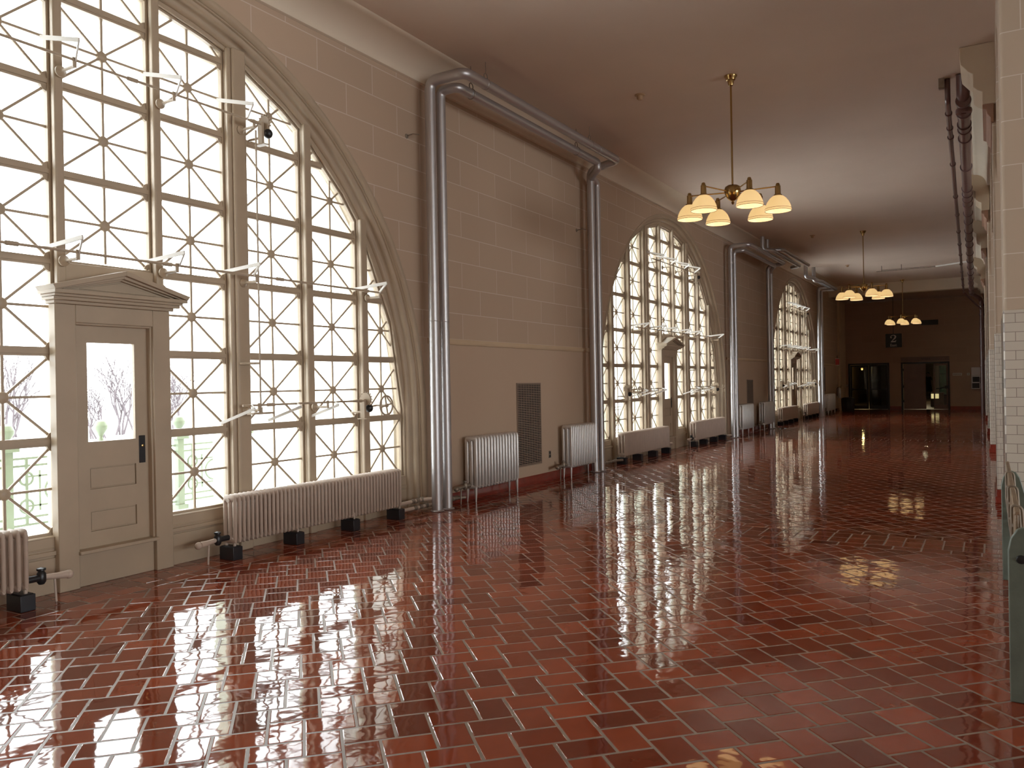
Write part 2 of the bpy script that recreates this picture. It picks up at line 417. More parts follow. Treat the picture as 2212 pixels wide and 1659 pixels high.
# ------------------------------------------------------------------ room shell
def shell():
    # window wall, one plate with arched notches
    def notched(r, z0=-0.05, zt=ZC, y0=YB, y1=YE):
        p = [(y0, z0)]
        for c in WC: p += arch(c, r, 40, z0)
        p += [(y1, z0), (y1, zt), (y0, zt)]
        return p
    w = sheet('wall_left', notched(ARC_R), [], -6.54, XW, 'leftwall'); struct(w)
    ex = sheet('exterior_wall', notched(ARC_R-0.16, -0.3, 6.4), [], -7.25, -6.62, 'stone', w); struct(ex)
    # belt moulding on the piers between the windows, red base tiles
    mb = MB(); bb = MB()
    segs = [(YB, WC[0]-ARC_R-.1), (WC[0]+ARC_R+.1, WC[1]-ARC_R-.1), (WC[1]+ARC_R+.1, WC[2]-ARC_R-.1), (WC[2]+ARC_R+.1, YE)]
    for a, b in segs:
        pr = [(XW-.01, 2.13), (XW+.018, 2.135), (XW+.03, 2.15), (XW+.03, 2.185), (XW+.012, 2.21), (XW-.01, 2.21)]
        mb.prism([(p, q) for p, q in pr], a, b, 'xz')
        bb.prism([(XW-.01, 0), (XW+.05, 0), (XW+.035, .02), (XW+.018, .05), (XW+.012, .135), (XW-.01, .135)], a+.35, b-.35, 'xz')
    struct(mb.build('trim_1', 'plaster'))
    struct(bb.build('baseboard_left', 'base', bevel=.003))
    # cove and ceiling
    cv = MB(); path = [((XW, y, ZC), (1, 0, 0), (0, 0, 1)) for y in (YB, 38.9)]
    prof = [(-.12, 0), (0, 0), (0.03, 0.012)]+[(0.03+0.40*(1-math.cos(a)), 0.012+0.235*math.sin(a)) for a in [PI/2*i/10 for i in range(1, 11)]]+[(0.45, ZP-ZC), (0.45, ZP-ZC+.1), (-.12, ZP-ZC+.1)]
    cv.sweep(path, prof); struct(cv.build('cornice_left', 'cove', smooth=50))
    ce = MB(); ce.box(-6.9, 0.9, YB, 38.9, ZP, ZP+.3); struct(ce.build('ceiling', 'ceiling', smooth=0))
    # dropped beam / lower ceiling at the far end
    bm_ = MB(); bm_.box(-6.6, 0.9, 38.9, 39.35, 5.25, ZP+.3); struct(bm_.build('trim_3', 'cove', smooth=0, bevel=.02))
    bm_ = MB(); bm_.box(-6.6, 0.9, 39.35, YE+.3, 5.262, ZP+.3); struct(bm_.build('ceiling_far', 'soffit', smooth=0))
    # end wall with two door openings
    e = MB()
    D1, D2 = (-5.98, -4.25), (-3.62, -1.68); H = 2.2
    for x0, x1, z0, z1 in ((-6.6, D1[0], 0, H), (D1[1], D2[0], 0, H), (D2[1], 1.0, 0, H), (-6.6, 1.0, H, 5.25)): e.box(x0, x1, YE, YE+.3, z0, z1)
    struct(e.build('wall_far', 'endwall', smooth=0))
    bs = MB()
    for x0, x1 in ((-6.25, D1[0]-.05), (D1[1]+.05, D2[0]-.05), (D2[1]+.05, .0)): bs.box(x0, x1, YE-.02, YE, 0, .15)
    struct(bs.build('baseboard_far', 'base'))
    # back wall behind the camera and left lobby
    bk = MB(); bk.box(-6.6, 14.2, YB-.3, YB, 0, 11.3); struct(bk.build('wall_back', 'plaster', smooth=0))
    # pilaster near the far corner
    pl = MB(); pl.box(XW-.01, XW+.1, 41.2, 43, 0, 5.25); struct(pl.build('trim_2', 'plaster', bevel=.01))
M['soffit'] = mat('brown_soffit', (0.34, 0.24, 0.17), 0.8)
M['endwall'] = brick_mat('far_wall_blocks', (0.40, 0.27, 0.185), (0.44, 0.305, 0.215), 0.9, 0.354, 0.004, 'xz', (0, 2.21), start=2.21)
shell()

def arcade():
    """piers on the right with white tile dado, capitals and ceiling corbels, the tall hall beyond"""
    fronts = [(0.6, 3.0), (7.6, 1.3), (11.7, 1.5), (19.2, 1.6), (24.9, 1.6), (32.8, 1.6), (38.7, 1.6)]
    for i, (y0, L) in enumerate(fronts):
        if i == 0: continue
        x = XR(y0); x1 = x+0.75
        p = MB(); p.box(x, x1, y0, y0+L, 2.1, ZP); pier = p.build('wall_right_pier', 'pier', bevel=.022, seg=4); struct(pier)
        t = MB(); t.box(x-.012, x1+.012, y0-.012, y0+L+.012, .17, 2.115); q = t.build('tile_dado', 'whitetile', pier, bevel=.016, seg=4); struct(q)
        b = MB(); b.box(x-.022, x1+.022, y0-.022, y0+L+.022, 0, .17); b.box(x-.035, x1+.035, y0-.035, y0+L+.035, 0, .085)
        q = b.build('red_base', 'base', pier, bevel=.010, seg=3); struct(q)
        if i >= 2:
            c = MB()
            pr = [(0.02, 4.72), (-.015, 4.72), (-.015, 4.78), (-.05, 4.83), (-.06, 4.88), (-.10, 4.90), (-.10, 4.955), (0.02, 4.955)]
            c.prism([(x+a, z) for a, z in pr], y0-.05, y0+L+.05, 'xz'); q = c.build('capital', 'terracotta', pier, bevel=.006); struct(q)
            k = MB()
            pr = [(0.05, 4.955), (-.10, 4.955), (-.10, 5.12), (-.15, 5.15), (-.20, 5.20), (-.20, 5.36), (-.25, 5.40), (-.33, 5.50), (-.34, 5.58), (-.34, ZP), (0.05, ZP)]
            k.prism([(x+a, z) for a, z in pr], y0-.03, y0+.75, 'xz'); q = k.build('corbel', 'corbel', pier, bevel=.008); struct(q)
    u = MB()       # wall over the arcade openings, following the slightly skewed pier line
    ys = (YB, 3.0, 12.0, 20.0, 30.0, 38.9)
    f = [(YB, 7.6)]
    edges = [YB]+[a for y0, L in fronts[1:] for a in (y0, y0+L)]+[38.7]
    for i in range(1, len(fronts)-1):
        a = fronts[i][0]+fronts[i][1]; b = fronts[i+1][0]
        x = XR((a+b)/2); r = (b-a)/2; n = 16; zs = 4.80-min(r, 2.2)*0.55
        poly = [(a, ZP), (a, zs)]+[(a+r-r*math.cos(PI*k/n), zs+min(r, 2.2)*0.95*math.sin(PI*k/n)*0.95) for k in range(1, n)]+[(b, zs), (b, ZP)]
        u.prism(poly, x+.03, x+.6, 'yz')
    uu = u.build('wall_right_spandrel', 'pier', smooth=30); struct(uu)
    s = MB()
    s.box(.15, .8, YB, 38.9, ZP, 11.0); struct(s.build('wall_right_upper', 'regwall', smooth=0))
    # tall hall beyond; its unseen window openings are added to let in fill light
    rw = [(-5.5, 2.5), (3.5, 11.5)]
    rects = [[(a, 1.0), (b, 1.0), (b, 4.4), (a, 4.4)] for a, b in rw]
    struct(sheet('wall_registry', [(YB, 0), (YE+.3, 0), (YE+.3, 11), (YB, 11)], rects, 14.0, 14.2, 'regwall'))
    c = MB(); c.box(.8, 14.2, YB, YE+.3, 11, 11.3); struct(c.build('ceiling_registry', 'regwall', smooth=0))
    e = MB(); e.box(.9, 14.2, 19.3, 19.6, 0, 11); struct(e.build('registry_light_block', 'regwall', smooth=0))  # unseen blocker added to keep the fill light off the far end
    e = MB(); e.box(.9, 14.2, YE, YE+.3, 0, 11.3); struct(e.build('wall_registry_far', 'regwall', smooth=0))
    # cove on the arcade side
    cv = MB(); path = [((XR(y)+.02, y, ZC), (-1, 0, 0), (0, 0, 1)) for y in (12.2, 38.9)]
    prof = [(-.3, 0), (0, 0), (0.02, 0.012)]+[(0.02+0.22*(1-math.cos(a)), 0.012+0.235*math.sin(a)) for a in [PI/2*i/8 for i in range(1, 9)]]+[(.25, ZP-ZC), (.25, ZP-ZC+.05), (-.3, ZP-ZC+.05)]
    cv.sweep(path, prof); struct(cv.build('cornice_right', 'cove', smooth=50))
arcade()

# ------------------------------------------------------------------ arched windows
PAN = [(-3.94, -3.27), (-3.13, -2.37), (-2.235, -1.48), (-1.225, -.49), (-.40, .40), (.49, 1.225), (1.48, 2.235), (2.37, 3.13), (3.27, 3.94)]
ROW0, DR = 0.475, 0.7225
RG = 3.93
def ptop(y, c=0): return ARC_Z+math.sqrt(max(RG*RG-(y-c)**2, 0))
def opening(a, b, z0, grow=0.0):
    """panel opening with a top that follows the arch in straight pieces (local y)"""
    pts = [(a-grow, z0-grow), (b+grow, z0-grow)]
    R = RG+grow
    def T(y): return ARC_Z+math.sqrt(max(R*R-y*y, 0.0))
    aa, bb = a-grow, b+grow
    if a > 0: ks = (1, .72, .0)
    elif b < 0: ks = (1, .28, 0)
    else: ks = (1, .7, .3, 0)
    pts += [(aa+(bb-aa)*k, T(min(max(aa+(bb-aa)*k, -R+.002), R-.002))) for k in ks]
    return pts
def segclip(p, q, poly):
    """clip segment to a convex ccw polygon"""
    t0, t1 = 0.0, 1.0; dx, dy = q[0]-p[0], q[1]-p[1]; n = len(poly)
    for i in range(n):
        a, b = poly[i], poly[(i+1) % n]; ex, ey = b[0]-a[0], b[1]-a[1]
        nx, ny = ey, -ex; num = nx*(a[0]-p[0])+ny*(a[1]-p[1]); den = nx*dx+ny*dy
        if abs(den) < 1e-9:
            if num < 0: return None
            continue
        t = num/den
        if den > 0: t1 = min(t1, t)
        else: t0 = max(t0, t)
    if t0 >= t1: return None
    return (p[0]+dx*t0, p[1]+dy*t0), (p[0]+dx*t1, p[1]+dy*t1)

def window(idx, c):
    root = empty('window_%d' % idx, (0, c, 0), kind='structure')
    holes = []; holes2 = []; holes3 = []
    for k, (a, b) in enumerate(PAN):
        z0 = 2.665 if k == 4 else ROW0
        holes.append(opening(a, b, z0)); holes2.append(opening(a, b, z0, .022)); holes3.append(opening(a, b, z0, .045))
    door = [(-.365, -.04), (.365, -.04), (.365, 2.21), (-.365, 2.21)]
    out1 = arch(0, 4.09, 48, -.04)
    fr = sheet('frame', out1, holes+[door], -6.535, -6.465, 'paint', root)
    fr2 = sheet('frame_moulding', arch(0, 4.085, 48, .0), holes2+[[(-.37, 0.001), (.37, 0.001), (.37, 2.22), (-.37, 2.22)]], -6.465, -6.425, 'paint', root, bevel=.012, res=3)
    # mullions: broad ones project further
    for k in range(8):
        a = PAN[k][1]; b = PAN[k+1][0]; wide = b-a > .2
        top = ARC_Z+math.sqrt(4.06**2-max(abs(a), abs(b))**2); zb = 2.4 if k in (3, 4) else 0.0
        m = MB()
        if wide:
            m.box(-6.43, -6.385, a+.012, b-.012, 0, top); m.box(-6.39, -6.345, a+.05, b-.05, 0, top)
            o = m.build('mullion', 'paint', root, bevel=.018, seg=4)
        else:
            m.box(-6.43, -6.375, a+.018 if b-a > .1 else a+.008, b-.018 if b-a > .1 else b-.008, zb, top)
            o = m.build('mullion', 'paint', root, bevel=.014, seg=4)
        f = MB(); f.box(-6.70 if wide else -6.58, -6.53, a+.01, b-.01, .45, top-.12); f.build('exterior_fin', 'fin_green', root, bevel=.008)
    # arched jamb: rolls and hollows stepping out to the wall
    prof = [(3.975, -6.47), (3.975, -6.435)]
    def roll(r0, x0, r1, x1, n=6):
        return [(r0+(r1-r0)*(1-math.cos(PI/2*i/n)), x0+(x1-x0)*math.sin(PI/2*i/n)) for i in range(n+1)]
    def cove_(r0, x0, r1, x1, n=6):
        return [(r0+(r1-r0)*math.sin(PI/2*i/n), x0+(x1-x0)*(1-math.cos(PI/2*i/n))) for i in range(n+1)]
    prof += [(3.985, -6.43)]+roll(3.985, -6.425, 4.03, -6.38)+cove_(4.035, -6.385, 4.055, -6.35)+roll(4.055, -6.345, 4.10, -6.30)
    prof += [(4.105, -6.305), (4.11, -6.285), (4.125, -6.285), (4.125, -6.265), (4.14, -6.245), (4.15, -6.235), (4.19, -6.235), (4.20, -6.245), (4.205, -6.26)]
    path = []
    n = 56
    for z in (0.0, ARC_Z*.5): path.append(((0, 0, z), (0, -1, 0), (1, 0, 0)))
    for i in range(n+1):
        a = PI*i/n; path.append(((0, 0, ARC_Z), (0, -math.cos(a), math.sin(a)), (1, 0, 0)))
    for z in (ARC_Z*.5, 0.0): path.append(((0, 0, z), (0, 1, 0), (1, 0, 0)))
    j = MB(); j.sweep(path, prof); j.build('jamb_moulding', 'paint', root, smooth=50, fixn=False)
    # dado under the lights: ledge, plinth and sunk panels
    dd = MB()
    for k, (a, b) in enumerate(PAN):
        if k == 4: continue
        dd.box(-6.43, -6.40, a-.02, b+.02, .30, .335); dd.box(-6.43, -6.415, a-.02, b+.02, 0, .28)
        for q in ((a+.03, b-.03, .35, .362), (a+.03, b-.03, .438, .448)): dd.box(-6.43, -6.418, q[0], q[1], q[2], q[3])
    dd.build('dado', 'paint', root, bevel=.004)
    # glazing: star pattern bars and panes
    for k, (a, b) in enumerate(PAN):
        z0 = 2.665 if k == 4 else ROW0
        poly = holes[k]; m = MB(); hub = MB(); ym = (a+b)/2
        for i in range(8):
            r0 = ROW0+i*DR; r1 = r0+DR
            if r1 < z0+.1: continue
            if r0 > max(p[1] for p in poly): break
            if i > 0 and r0 > z0+.1:
                s_ = segclip((a-.01, r0), (b+.01, r0), poly)
                if s_: m.bar((-6.497, s_[0][0], r0), (-6.497, s_[1][0], r0), .05, .072); m.bar((-6.468, s_[0][0], r0), (-6.468, s_[1][0], r0), .02, .036)
            zz0 = r0+.036 if i > 0 else r0; zz1 = r1-.036; zm = (zz0+zz1)/2
            zz0c = max(zz0, z0)
            for p, q in (((a, zm), (b, zm)), ((ym, zz0), (ym, zz1)), ((a, zz0), (b, zz1)), ((a, zz1), (b, zz0))):
                s_ = segclip(p, q, poly)
                if s_:
                    m.bar((-6.497, *s_[0]), (-6.497, *s_[1]), .020, .016, up=(1, 0, 0))
            inside = zm < ARC_Z+math.sqrt(max((RG-.05)**2-ym**2, 0))
            if inside: hub.lathe([(.001, -.018), (.042, -.018), (.047, -.010), (.047, .010), (.042, .018), (.025, .026), (.001, .028)], (-6.497, ym, zm), 14, 'x')
            # gusset blobs in the corners
            for (yy, zz, sy, sz) in ((a, zz0, 1, 1), (b, zz0, -1, 1), (a, zz1, 1, -1), (b, zz1, -1, -1)):
                if zz < ARC_Z+math.sqrt(max((RG-.03)**2-yy*yy, 0))-.03 and zz > z0-.02:
                    m.prism([(yy, zz), (yy+sy*.045, zz), (yy+sy*.03, zz+sz*.03), (yy, zz+sz*.045)], -6.507, -6.475, 'yz')
        gb = m.build('glazing_bars', 'paint', root)
        if hub.v: hub.build('hub', 'paint', gb)
        g = MB(); g.prism(poly, -6.505, -6.501, 'yz'); g.build('pane', 'glass', root, smooth=0)
    # door case: casing, pediment, leaf
    cs = MB()
    for s_ in (-1, 1):
        y0, y1 = sorted((s_*.35, s_*.52)); cs.box(-6.45, -6.36, y0, y1, 0, 2.30)
        y0, y1 = sorted((s_*.335, s_*.365)); cs.box(-6.47, -6.385, y0, y1, .30, 2.19)
        y0, y1 = sorted((s_*.40, s_*.42)); 
    cs.box(-6.45, -6.36, -.35, .35, 2.155, 2.30); cs.box(-6.47, -6.385, -.335, .335, 2.14, 2.165)
    cs.box(-6.45, -6.33, -.36, .36, .27, .30); cs.box(-6.45, -6.40, -.35, .35, 0, .27)
    cs.build('door_case', 'paint', root, bevel=.006)
    pd = MB()
    for (x1, w, z0, z1) in ((-6.33, .54, 2.30, 2.325), (-6.28, .57, 2.325, 2.35), (-6.25, .58, 2.35, 2.37), (-6.21, .60, 2.37, 2.40)): pd.box(-6.46, x1, -w, w, z0, z1)
    pd.prism([(-.58, 2.40), (.55, 2.40), (0, 2.545)], -6.46, -6.30, 'yz')
    pd.prism([(-.36, 2.42), (.34, 2.415), (0, 2.50)], -6.31, -6.285, 'yz')
    for s_ in (-1, 1):
        pd.prism([(s_*.60, 2.395), (s_*.62, 2.43), (0, 2.595), (0, 2.555)][::s_], -6.46, -6.20, 'yz')
        pd.prism([(s_*.57, 2.395), (s_*.57, 2.42), (0, 2.565), (0, 2.53)][::s_], -6.46, -6.235, 'yz')
        pd.prism([(s_*.50, 2.40), (s_*.50, 2.425), (0, 2.535), (0, 2.515)][::s_], -6.46, -6.27, 'yz')
    pd.build('pediment', 'paint', root, bevel=.003)
    return root

def window_door(idx, c, hx):
    d = empty('door_%d' % idx, (-6.45, c, .30), kind='structure')
    lf = sheet('leaf', [(-.335, 0), (.335, 0), (.335, 1.845), (-.335, 1.845)],
               [[(-.215, .875), (.215, .875), (.215, 1.70), (-.215, 1.70)], [(-.205, .48), (.215, .48), (.215, .66), (-.205, .66)], [(-.205, .13), (.215, .13), (.215, .30), (-.205, .30)]],
               -.03, .012, 'paint', d)
    p = MB(); p.box(-.025, -.002, -.205, .215, .48, .66); p.box(-.025, -.002, -.205, .215, .13, .30)
    for z0, z1 in ((.48, .66), (.13, .30)):
        p.box(-.01, .004, -.195, .205, z0+.01, z1-.01)
    p.build('panel', 'paint', d, bevel=.004)
    g = MB(); g.box(-.012, -.008, -.215, .215, .875, 1.70); g.build('pane', 'glass', d, smooth=0)
    h = MB(); h.box(.012, .018, .245, .305, .66, .90); pl = h.build('lock_plate', 'blackmetal', d, bevel=.004)
    k = MB(); k.lathe([(.001, .018), (.012, .018), (.012, .026), (.001, .028)], (0, .275, .81), 12, 'x'); k.build('keyhole', 'brass', pl)
    return d
for i, c in enumerate(WC):
    window(i+1, c); window_door(i+1, c, 0)

# ------------------------------------------------------------------ outside: balcony, iron railing, snow, bare trees
def outside():
    b = MB(); b.box(-9.5, -6.5, YB, YE, -.5, -.02); struct(b.build('balcony_slab', 'snow', smooth=0))
    g = MB(); g.box(-260, -9.5, -220, 400, -1.6, -1.3); g.prism([(-60, -1.5), (-60, -.1), (-26, -.2), (-18, -1.5)], -60, 140, 'xz'); struct(g.build('ground', 'snow', smooth=0))
    names = ['outside the near window', 'outside the middle window', 'outside the far window']
    for i, c in enumerate(WC):
        r = empty('balcony_railing', (-9.0, c, 0), label='pale green cast iron balcony railing with ball topped posts '+names[i], cat='railing', group='balcony railings')
        for k in range(-4, 5):
            y = k*1.06-.6
            p = MB(); p.box(-.045, .045, y-.045, y+.045, 0, .98); p.box(-.09, .09, y-.09, y+.09, .96, 1.0); p.box(-.075, .075, y-.075, y+.075, 0, .12)
            p.lathe([(.05, 1.0), (.03, 1.03), (.02, 1.06), (.035, 1.09), (.075, 1.15), (.08, 1.19), (.055, 1.24), (.001, 1.26)], (0, y, 0), 16)
            p.build('post', 'rail_green', r, bevel=.004)
            if k < 4:
                q = MB(); a, e = y+.06, y+1.0
                for z in (.16, .24, .80, .88): q.box(-.015, .015, a, e, z-.012, z+.012)
                for t in (a+.14, e-.14):
                    q.box(-.012, .012, t-.015, t+.015, .16, .88)
                    for z in (.36, .66): q.torus((0, t, z), .07, .014, 'x', 16, 6)
                m_ = (a+e)/2
                q.torus((0, m_, .52), .13, .014, 'x', 20, 6)
                for z in (.36, .68): q.box(-.01, .01, a+.14, e-.14, z-.010, z+.010)
                for t in (a+.14+.14, e-.28): q.box(-.01, .01, t-.01, t+.01, .30, .74)
                q.build('rail_panel', 'rail_green', r)
    rnd = random.Random(11)
    def tree(x, y, h, label, up=6):
        m = MB()
        def br(p, d, L, r, lev):
            q = p+d*L; mid = p+d*L*.5+Vector((rnd.uniform(-1, 1), rnd.uniform(-1, 1), rnd.uniform(-.5, .5)))*L*.06
            m.tube([p, mid, q], [r, r*.85, r*.68], 4 if lev > 2 else 7, cap=False)
            if lev >= up: return
            for _ in range(3 if lev < 3 else 2):
                nd = (d+Vector((rnd.uniform(-1, 1), rnd.uniform(-1, 1), rnd.uniform(-.15, .75)))*.62).normalized()
                br(p+d*L*rnd.uniform(.6, 1), nd, L*rnd.uniform(.66, .84), r*.64, lev+1)
        for _ in range(5): br(Vector((rnd.uniform(-.2, .2), rnd.uniform(-.5, .5), 0)), Vector((rnd.uniform(-.3, .3), rnd.uniform(-.5, .5), 1)).normalized(), h*rnd.uniform(.12, .2), .032*h/5, 1)
        o = m.build('bare_tree', 'bark', fixn=False); o.location = (x, y, -.25)
        tag(o, label, 'tree', 'bare winter trees outside')
    tree(-30, 19.9, 7.0, 'tallest bare winter tree seen through the door glass of the near window')
    tree(-28.5, 18.2, 5.2, 'low bare bush seen low in the left of the near window door glass')
    tree(-33, 17.0, 7.5, 'bare winter tree seen through the leftmost panes of the near window')
    tree(-31, 22.6, 6.0, 'bare winter bush seen right of the near window door')
    tree(-34, 25.5, 6.6, 'faint bare tree seen through the panes right of the near window door')
outside()

# ------------------------------------------------------------------ window opening gear
def arm_mb(m, y, z, s=1, down=False, t=0.0):
    """flat bar from the sash out into the room and a lever back to the rod"""
    if down:
        m.bar((-6.44, y-.02*s, z-.17), (-6.02, y+.03*s, z-.03), .012, .028); m.bar((-6.02, y+.03*s, z-.03), (-6.15, y+.10*s, z), .012, .024)
    else:
        m.bar((-6.44, y, z+.05-t), (-5.97, y+.03*s, z+.09), .012, .034); m.bar((-5.97, y+.03*s, z+.09), (-6.15, y+.11*s, z), .012, .028)
    return m
def gear(name, c, z, y0, y1, arms, brackets, label, gears=(), wheels=(), down=False, shafts=()):
    r = empty(name, (0, c, 0), label=label, cat='window opener', group='window opening gear on the arched windows')
    m = MB(); m.tube([(-6.15, y0, z), (-6.15, y1, z)], .011, 10)
    for a in [y0+.35+i*1.3 for i in range(int((y1-y0)/1.3)+1)]:
        if a < y1-.05: m.tube([(-6.15, a-.045, z), (-6.15, a+.045, z)], .018, 10)
    m.build('rod', 'paint', r)
    for a in arms: arm_mb(MB(), a, z, 1, down, -.16 if z > 4 else 0).build('arm', 'white_metal', r)
    for b in brackets:
        q = MB(); q.lathe([(.001, -.002), (.045, 0), (.045, .012), (.02, .03), (.014, .05)], (-6.345, b, z-.05), 14, 'x'); q.tube([(-6.33, b, z-.05), (-6.15, b, z-.05)], .013, 10); q.bar((-6.15, b, z-.06), (-6.15, b, z+.02), .03, .012)
        q.build('bracket', 'paint', r)
    for g_ in gears:
        q = MB(); q.lathe([(.001, -.012), (.075, -.012), (.08, 0), (.075, .012), (.001, .012)], (-6.15, g_, z+.015), 20, 'y')
        for i in range(16):
            a = 2*PI*i/16; q.box(-6.15+.085*math.cos(a)-.006, -6.15+.085*math.cos(a)+.006, g_-.010, g_+.010, z+.015+.085*math.sin(a)-.006, z+.015+.085*math.sin(a)+.006)
        gw = q.build('gear_wheel', 'paint', r)
        q = MB(); q.ball((-6.12, g_+.02, z-.085), .045, 8, 1.1); q.build('worm_housing', 'blackmetal', r)
        q = MB(); q.box(-6.19, -6.13, g_-.05, g_-.02, z-.20, z+.02); q.box(-6.22, -6.08, g_-.07, g_, z-.21, z-.20); q.tube([(-6.34, g_-.03, z-.13), (-6.15, g_-.03, z-.13)], .013, 10); q.build('gear_stand', 'paint', r, bevel=.003)
    for w, s_ in wheels:
        q = MB(); q.torus((-6.0, w, z-.06), .11, .011, 'x', 28, 8)
        for a in (0.2, 0.2+PI/2, .2+PI, .2+1.5*PI): q.bar((-6.0, w, z-.06), (-6.0, w+.11*math.cos(a), z-.06+.11*math.sin(a)), .016, .012, up=(1, 0, 0))
        q.lathe([(.02, -.015), (.025, 0), (.02, .02)], (-6.0, w, z-.06), 12, 'x', cap=True)
        hw = q.build('hand_wheel', 'paint', r)
        q = MB(); q.tube([(-6.0, w, z-.06), (-6.15, w, z-.06), (-6.15, w-s_*.2, z-.08)], .010, 8); q.build('wheel_shaft', 'paint', r)
    for (y, za, zb) in shafts:
        q = MB(); q.tube([(-6.15, y, za), (-6.15, y, zb)], .009, 8); q.tube([(-6.34, y-.08, (za+zb)/2-.9), (-6.15, y, (za+zb)/2-.9)], .012, 8); q.build('vertical_shaft', 'paint', r)
        q = MB(); q.box(-6.2, -6.1, y-.13, y+.12, min(za, zb)-.02, min(za, zb)); q.tube([(-6.15, y, min(za, zb)), (-6.15, y, min(za, zb)+.05)], .02, 10); q.build('shaft_foot', 'paint', r, bevel=.002)
    return r
nm = ['near', 'middle', 'far']
for i, c in enumerate(WC):
    W_ = nm[i]+' arched window'
    gear('window_opening_rod', c, 4.20, -1.6, 1.50, (-1.35, -.55, .36, 1.15), (-1.35, -.45, .45, 1.35), 'highest window opening rod with white arms across the '+W_, gears=(1.48,), shafts=((1.37, 4.12, 1.36),))
    gear('window_opening_rod', c, 2.69, -2.6, 3.30, (-2.3, -1.3, -.55, .36, 1.2, 3.08), (-2.3, -1.35, -.45, .45, 1.35, 3.2), 'middle window opening rod passing above the pediment of the '+W_, gears=())
    gear('window_opening_rod', c, 1.43, 1.15, 2.92, (1.15, 1.75, 2.3), (1.35, 2.3), 'low window opening rod with hand wheel right of the door in the '+W_, gears=(2.92,), wheels=((3.10, 1),), down=True)
    gear('window_opening_rod', c, 1.43, -3.05, -1.15, (-2.3, -1.75, -1.2), (-2.3, -1.35), 'low window opening rod with hand wheel left of the door in the '+W_, gears=(-3.06,), wheels=((-2.8, -1),), down=True)

# ------------------------------------------------------------------ radiators
def radiator(name, x, y0, y1, z0, z1, n, m, label, group, style, pipe_left=True, blocks=()):
    r = empty(name, (x, (y0+y1)/2, 0), label=label, cat='radiator', group=group)
    L = y1-y0; p = L/n; dep = .15 if style == 'window' else .17
    s = MB()
    nc = 3 if style == 'window' else 3
    for i in range(n):
        yc = -L/2+(i+.5)*p; rr = p*.31
        for k in range(nc):
            xc = -dep/2+rr*.6+(dep-rr*1.2)*k/(nc-1)
            sh = 1.0 if k != 1 or style == 'window' else .9
            pts = [(xc, yc, z0+.02), (xc, yc, z0+.05), (xc, yc, z1-.05), (xc, yc, z1-.015)]
            n_ = len(s.v); s.tube(pts, [rr*.6, rr, rr, rr*.6], 8)
            for q in range(n_, len(s.v)):        # oval columns
                X, Y, Z = s.v[q]; s.v[q] = (xc+(X-xc)*1.25, Y, Z)
        # header caps
        for zz, hh in ((z1-.035, .035), (z0+.03, .03)):
            b = MB(); b.lathe([(rr*.75, -dep/2), (rr*1.12, -dep/2+.015), (rr*1.12, dep/2-.015), (rr*.75, dep/2)], (0, 0, 0), 8, 'x', cap=True)
            s.add([(vx, yc+vy, zz+vz*(hh/ (rr*1.12)) if rr*1.12 < hh else zz+vz) for vx, vy, vz in b.v], b.f)
    s.tube([(0, -L/2, z1-.05), (0, L/2, z1-.05)], .022, 8); s.tube([(0, -L/2, z0+.05), (0, L/2, z0+.05)], .022, 8)
    s.build('columns', m, r, smooth=45)
    for sy in (-1, 1):
        for sx in (-1, 1):
            yy = sy*(L/2-p*.5); xx = sx*(dep/2-.02); l = MB()
            if style == 'window': l.tube([(xx, yy, z0+.05), (xx, yy, .12)], .014, 8)
            else: l.tube([(xx, yy, z0+.06), (xx*1.02, yy, z0-.04), (xx*1.06, yy+sy*.006, .0)], [p*.32, p*.26, .010], 10)
            l.build('leg', m, r)
    if style == 'window':
        for t in (-.17, .17):
            for sx in (-1, 1):
                l = MB(); l.tube([(sx*(dep/2-.02), t*L, z0+.05), (sx*(dep/2-.02), t*L, .12)], .012, 8); l.build('leg', m, r)
    sg = -1 if pipe_left else 1; zv = z0+.06
    v = MB(); ye = sg*L/2
    v.tube([(0, ye, zv), (0, ye+sg*.10, zv)], .026, 12); v.lathe([(.02, -.05), (.032, -.03), (.034, 0), (.032, .03), (.02, .05)], (0, ye+sg*.12, zv), 12, cap=True)
    v.lathe([(.026, .05), (.032, .055), (.032, .07), (.001, .078)], (0, ye+sg*.12, zv), 12)
    v.build('valve', 'blackmetal' if style == 'window' else 'steel', r)
    q = MB(); q.tube(fillet([(0, ye+sg*.14, zv), (0, ye+sg*.22, zv-.01), (-.02, ye+sg*.30, zv-.02)], .03), [.022, .024]+[.022]*(len(fillet([(0, 0, 0), (0, 1, 0), (0, 2, 0)], .03))-2), 12) if False else q.tube([(0, ye+sg*.14, zv), (0, ye+sg*.23, zv-.01), (0, ye+sg*.31, zv-.015)], [.020, .024, .030], 12)
    q.ball((0, ye+sg*.33, zv-.018), .034, 8); q.tube([(0, ye+sg*.22, zv-.02), (0, ye+sg*.23, .0)], .009, 8); q.build('supply_elbow', 'radcream' if style == 'window' else 'steel', r)
    return r
ordn = ['first', 'second', 'third', 'fourth']
def blocks(x, y0, y1, where, grp, n=4):
    L = y1-y0; ts = [-.5+.012, -.17, .17, .5-.012]
    for k, t in enumerate(ts):
        b = MB(); b.box(-.095, .095, -.055, .055, 0, .12); b.box(-.085, .085, -.045, .045, .118, .126)
        o = b.build('radiator_block', 'block', bevel=.006); o.location = (x, (y0+y1)/2+t*L, 0)
        tag(o, '%s black block from left under %s' % (ordn[k], where), 'block', grp)
XRAD = -6.15
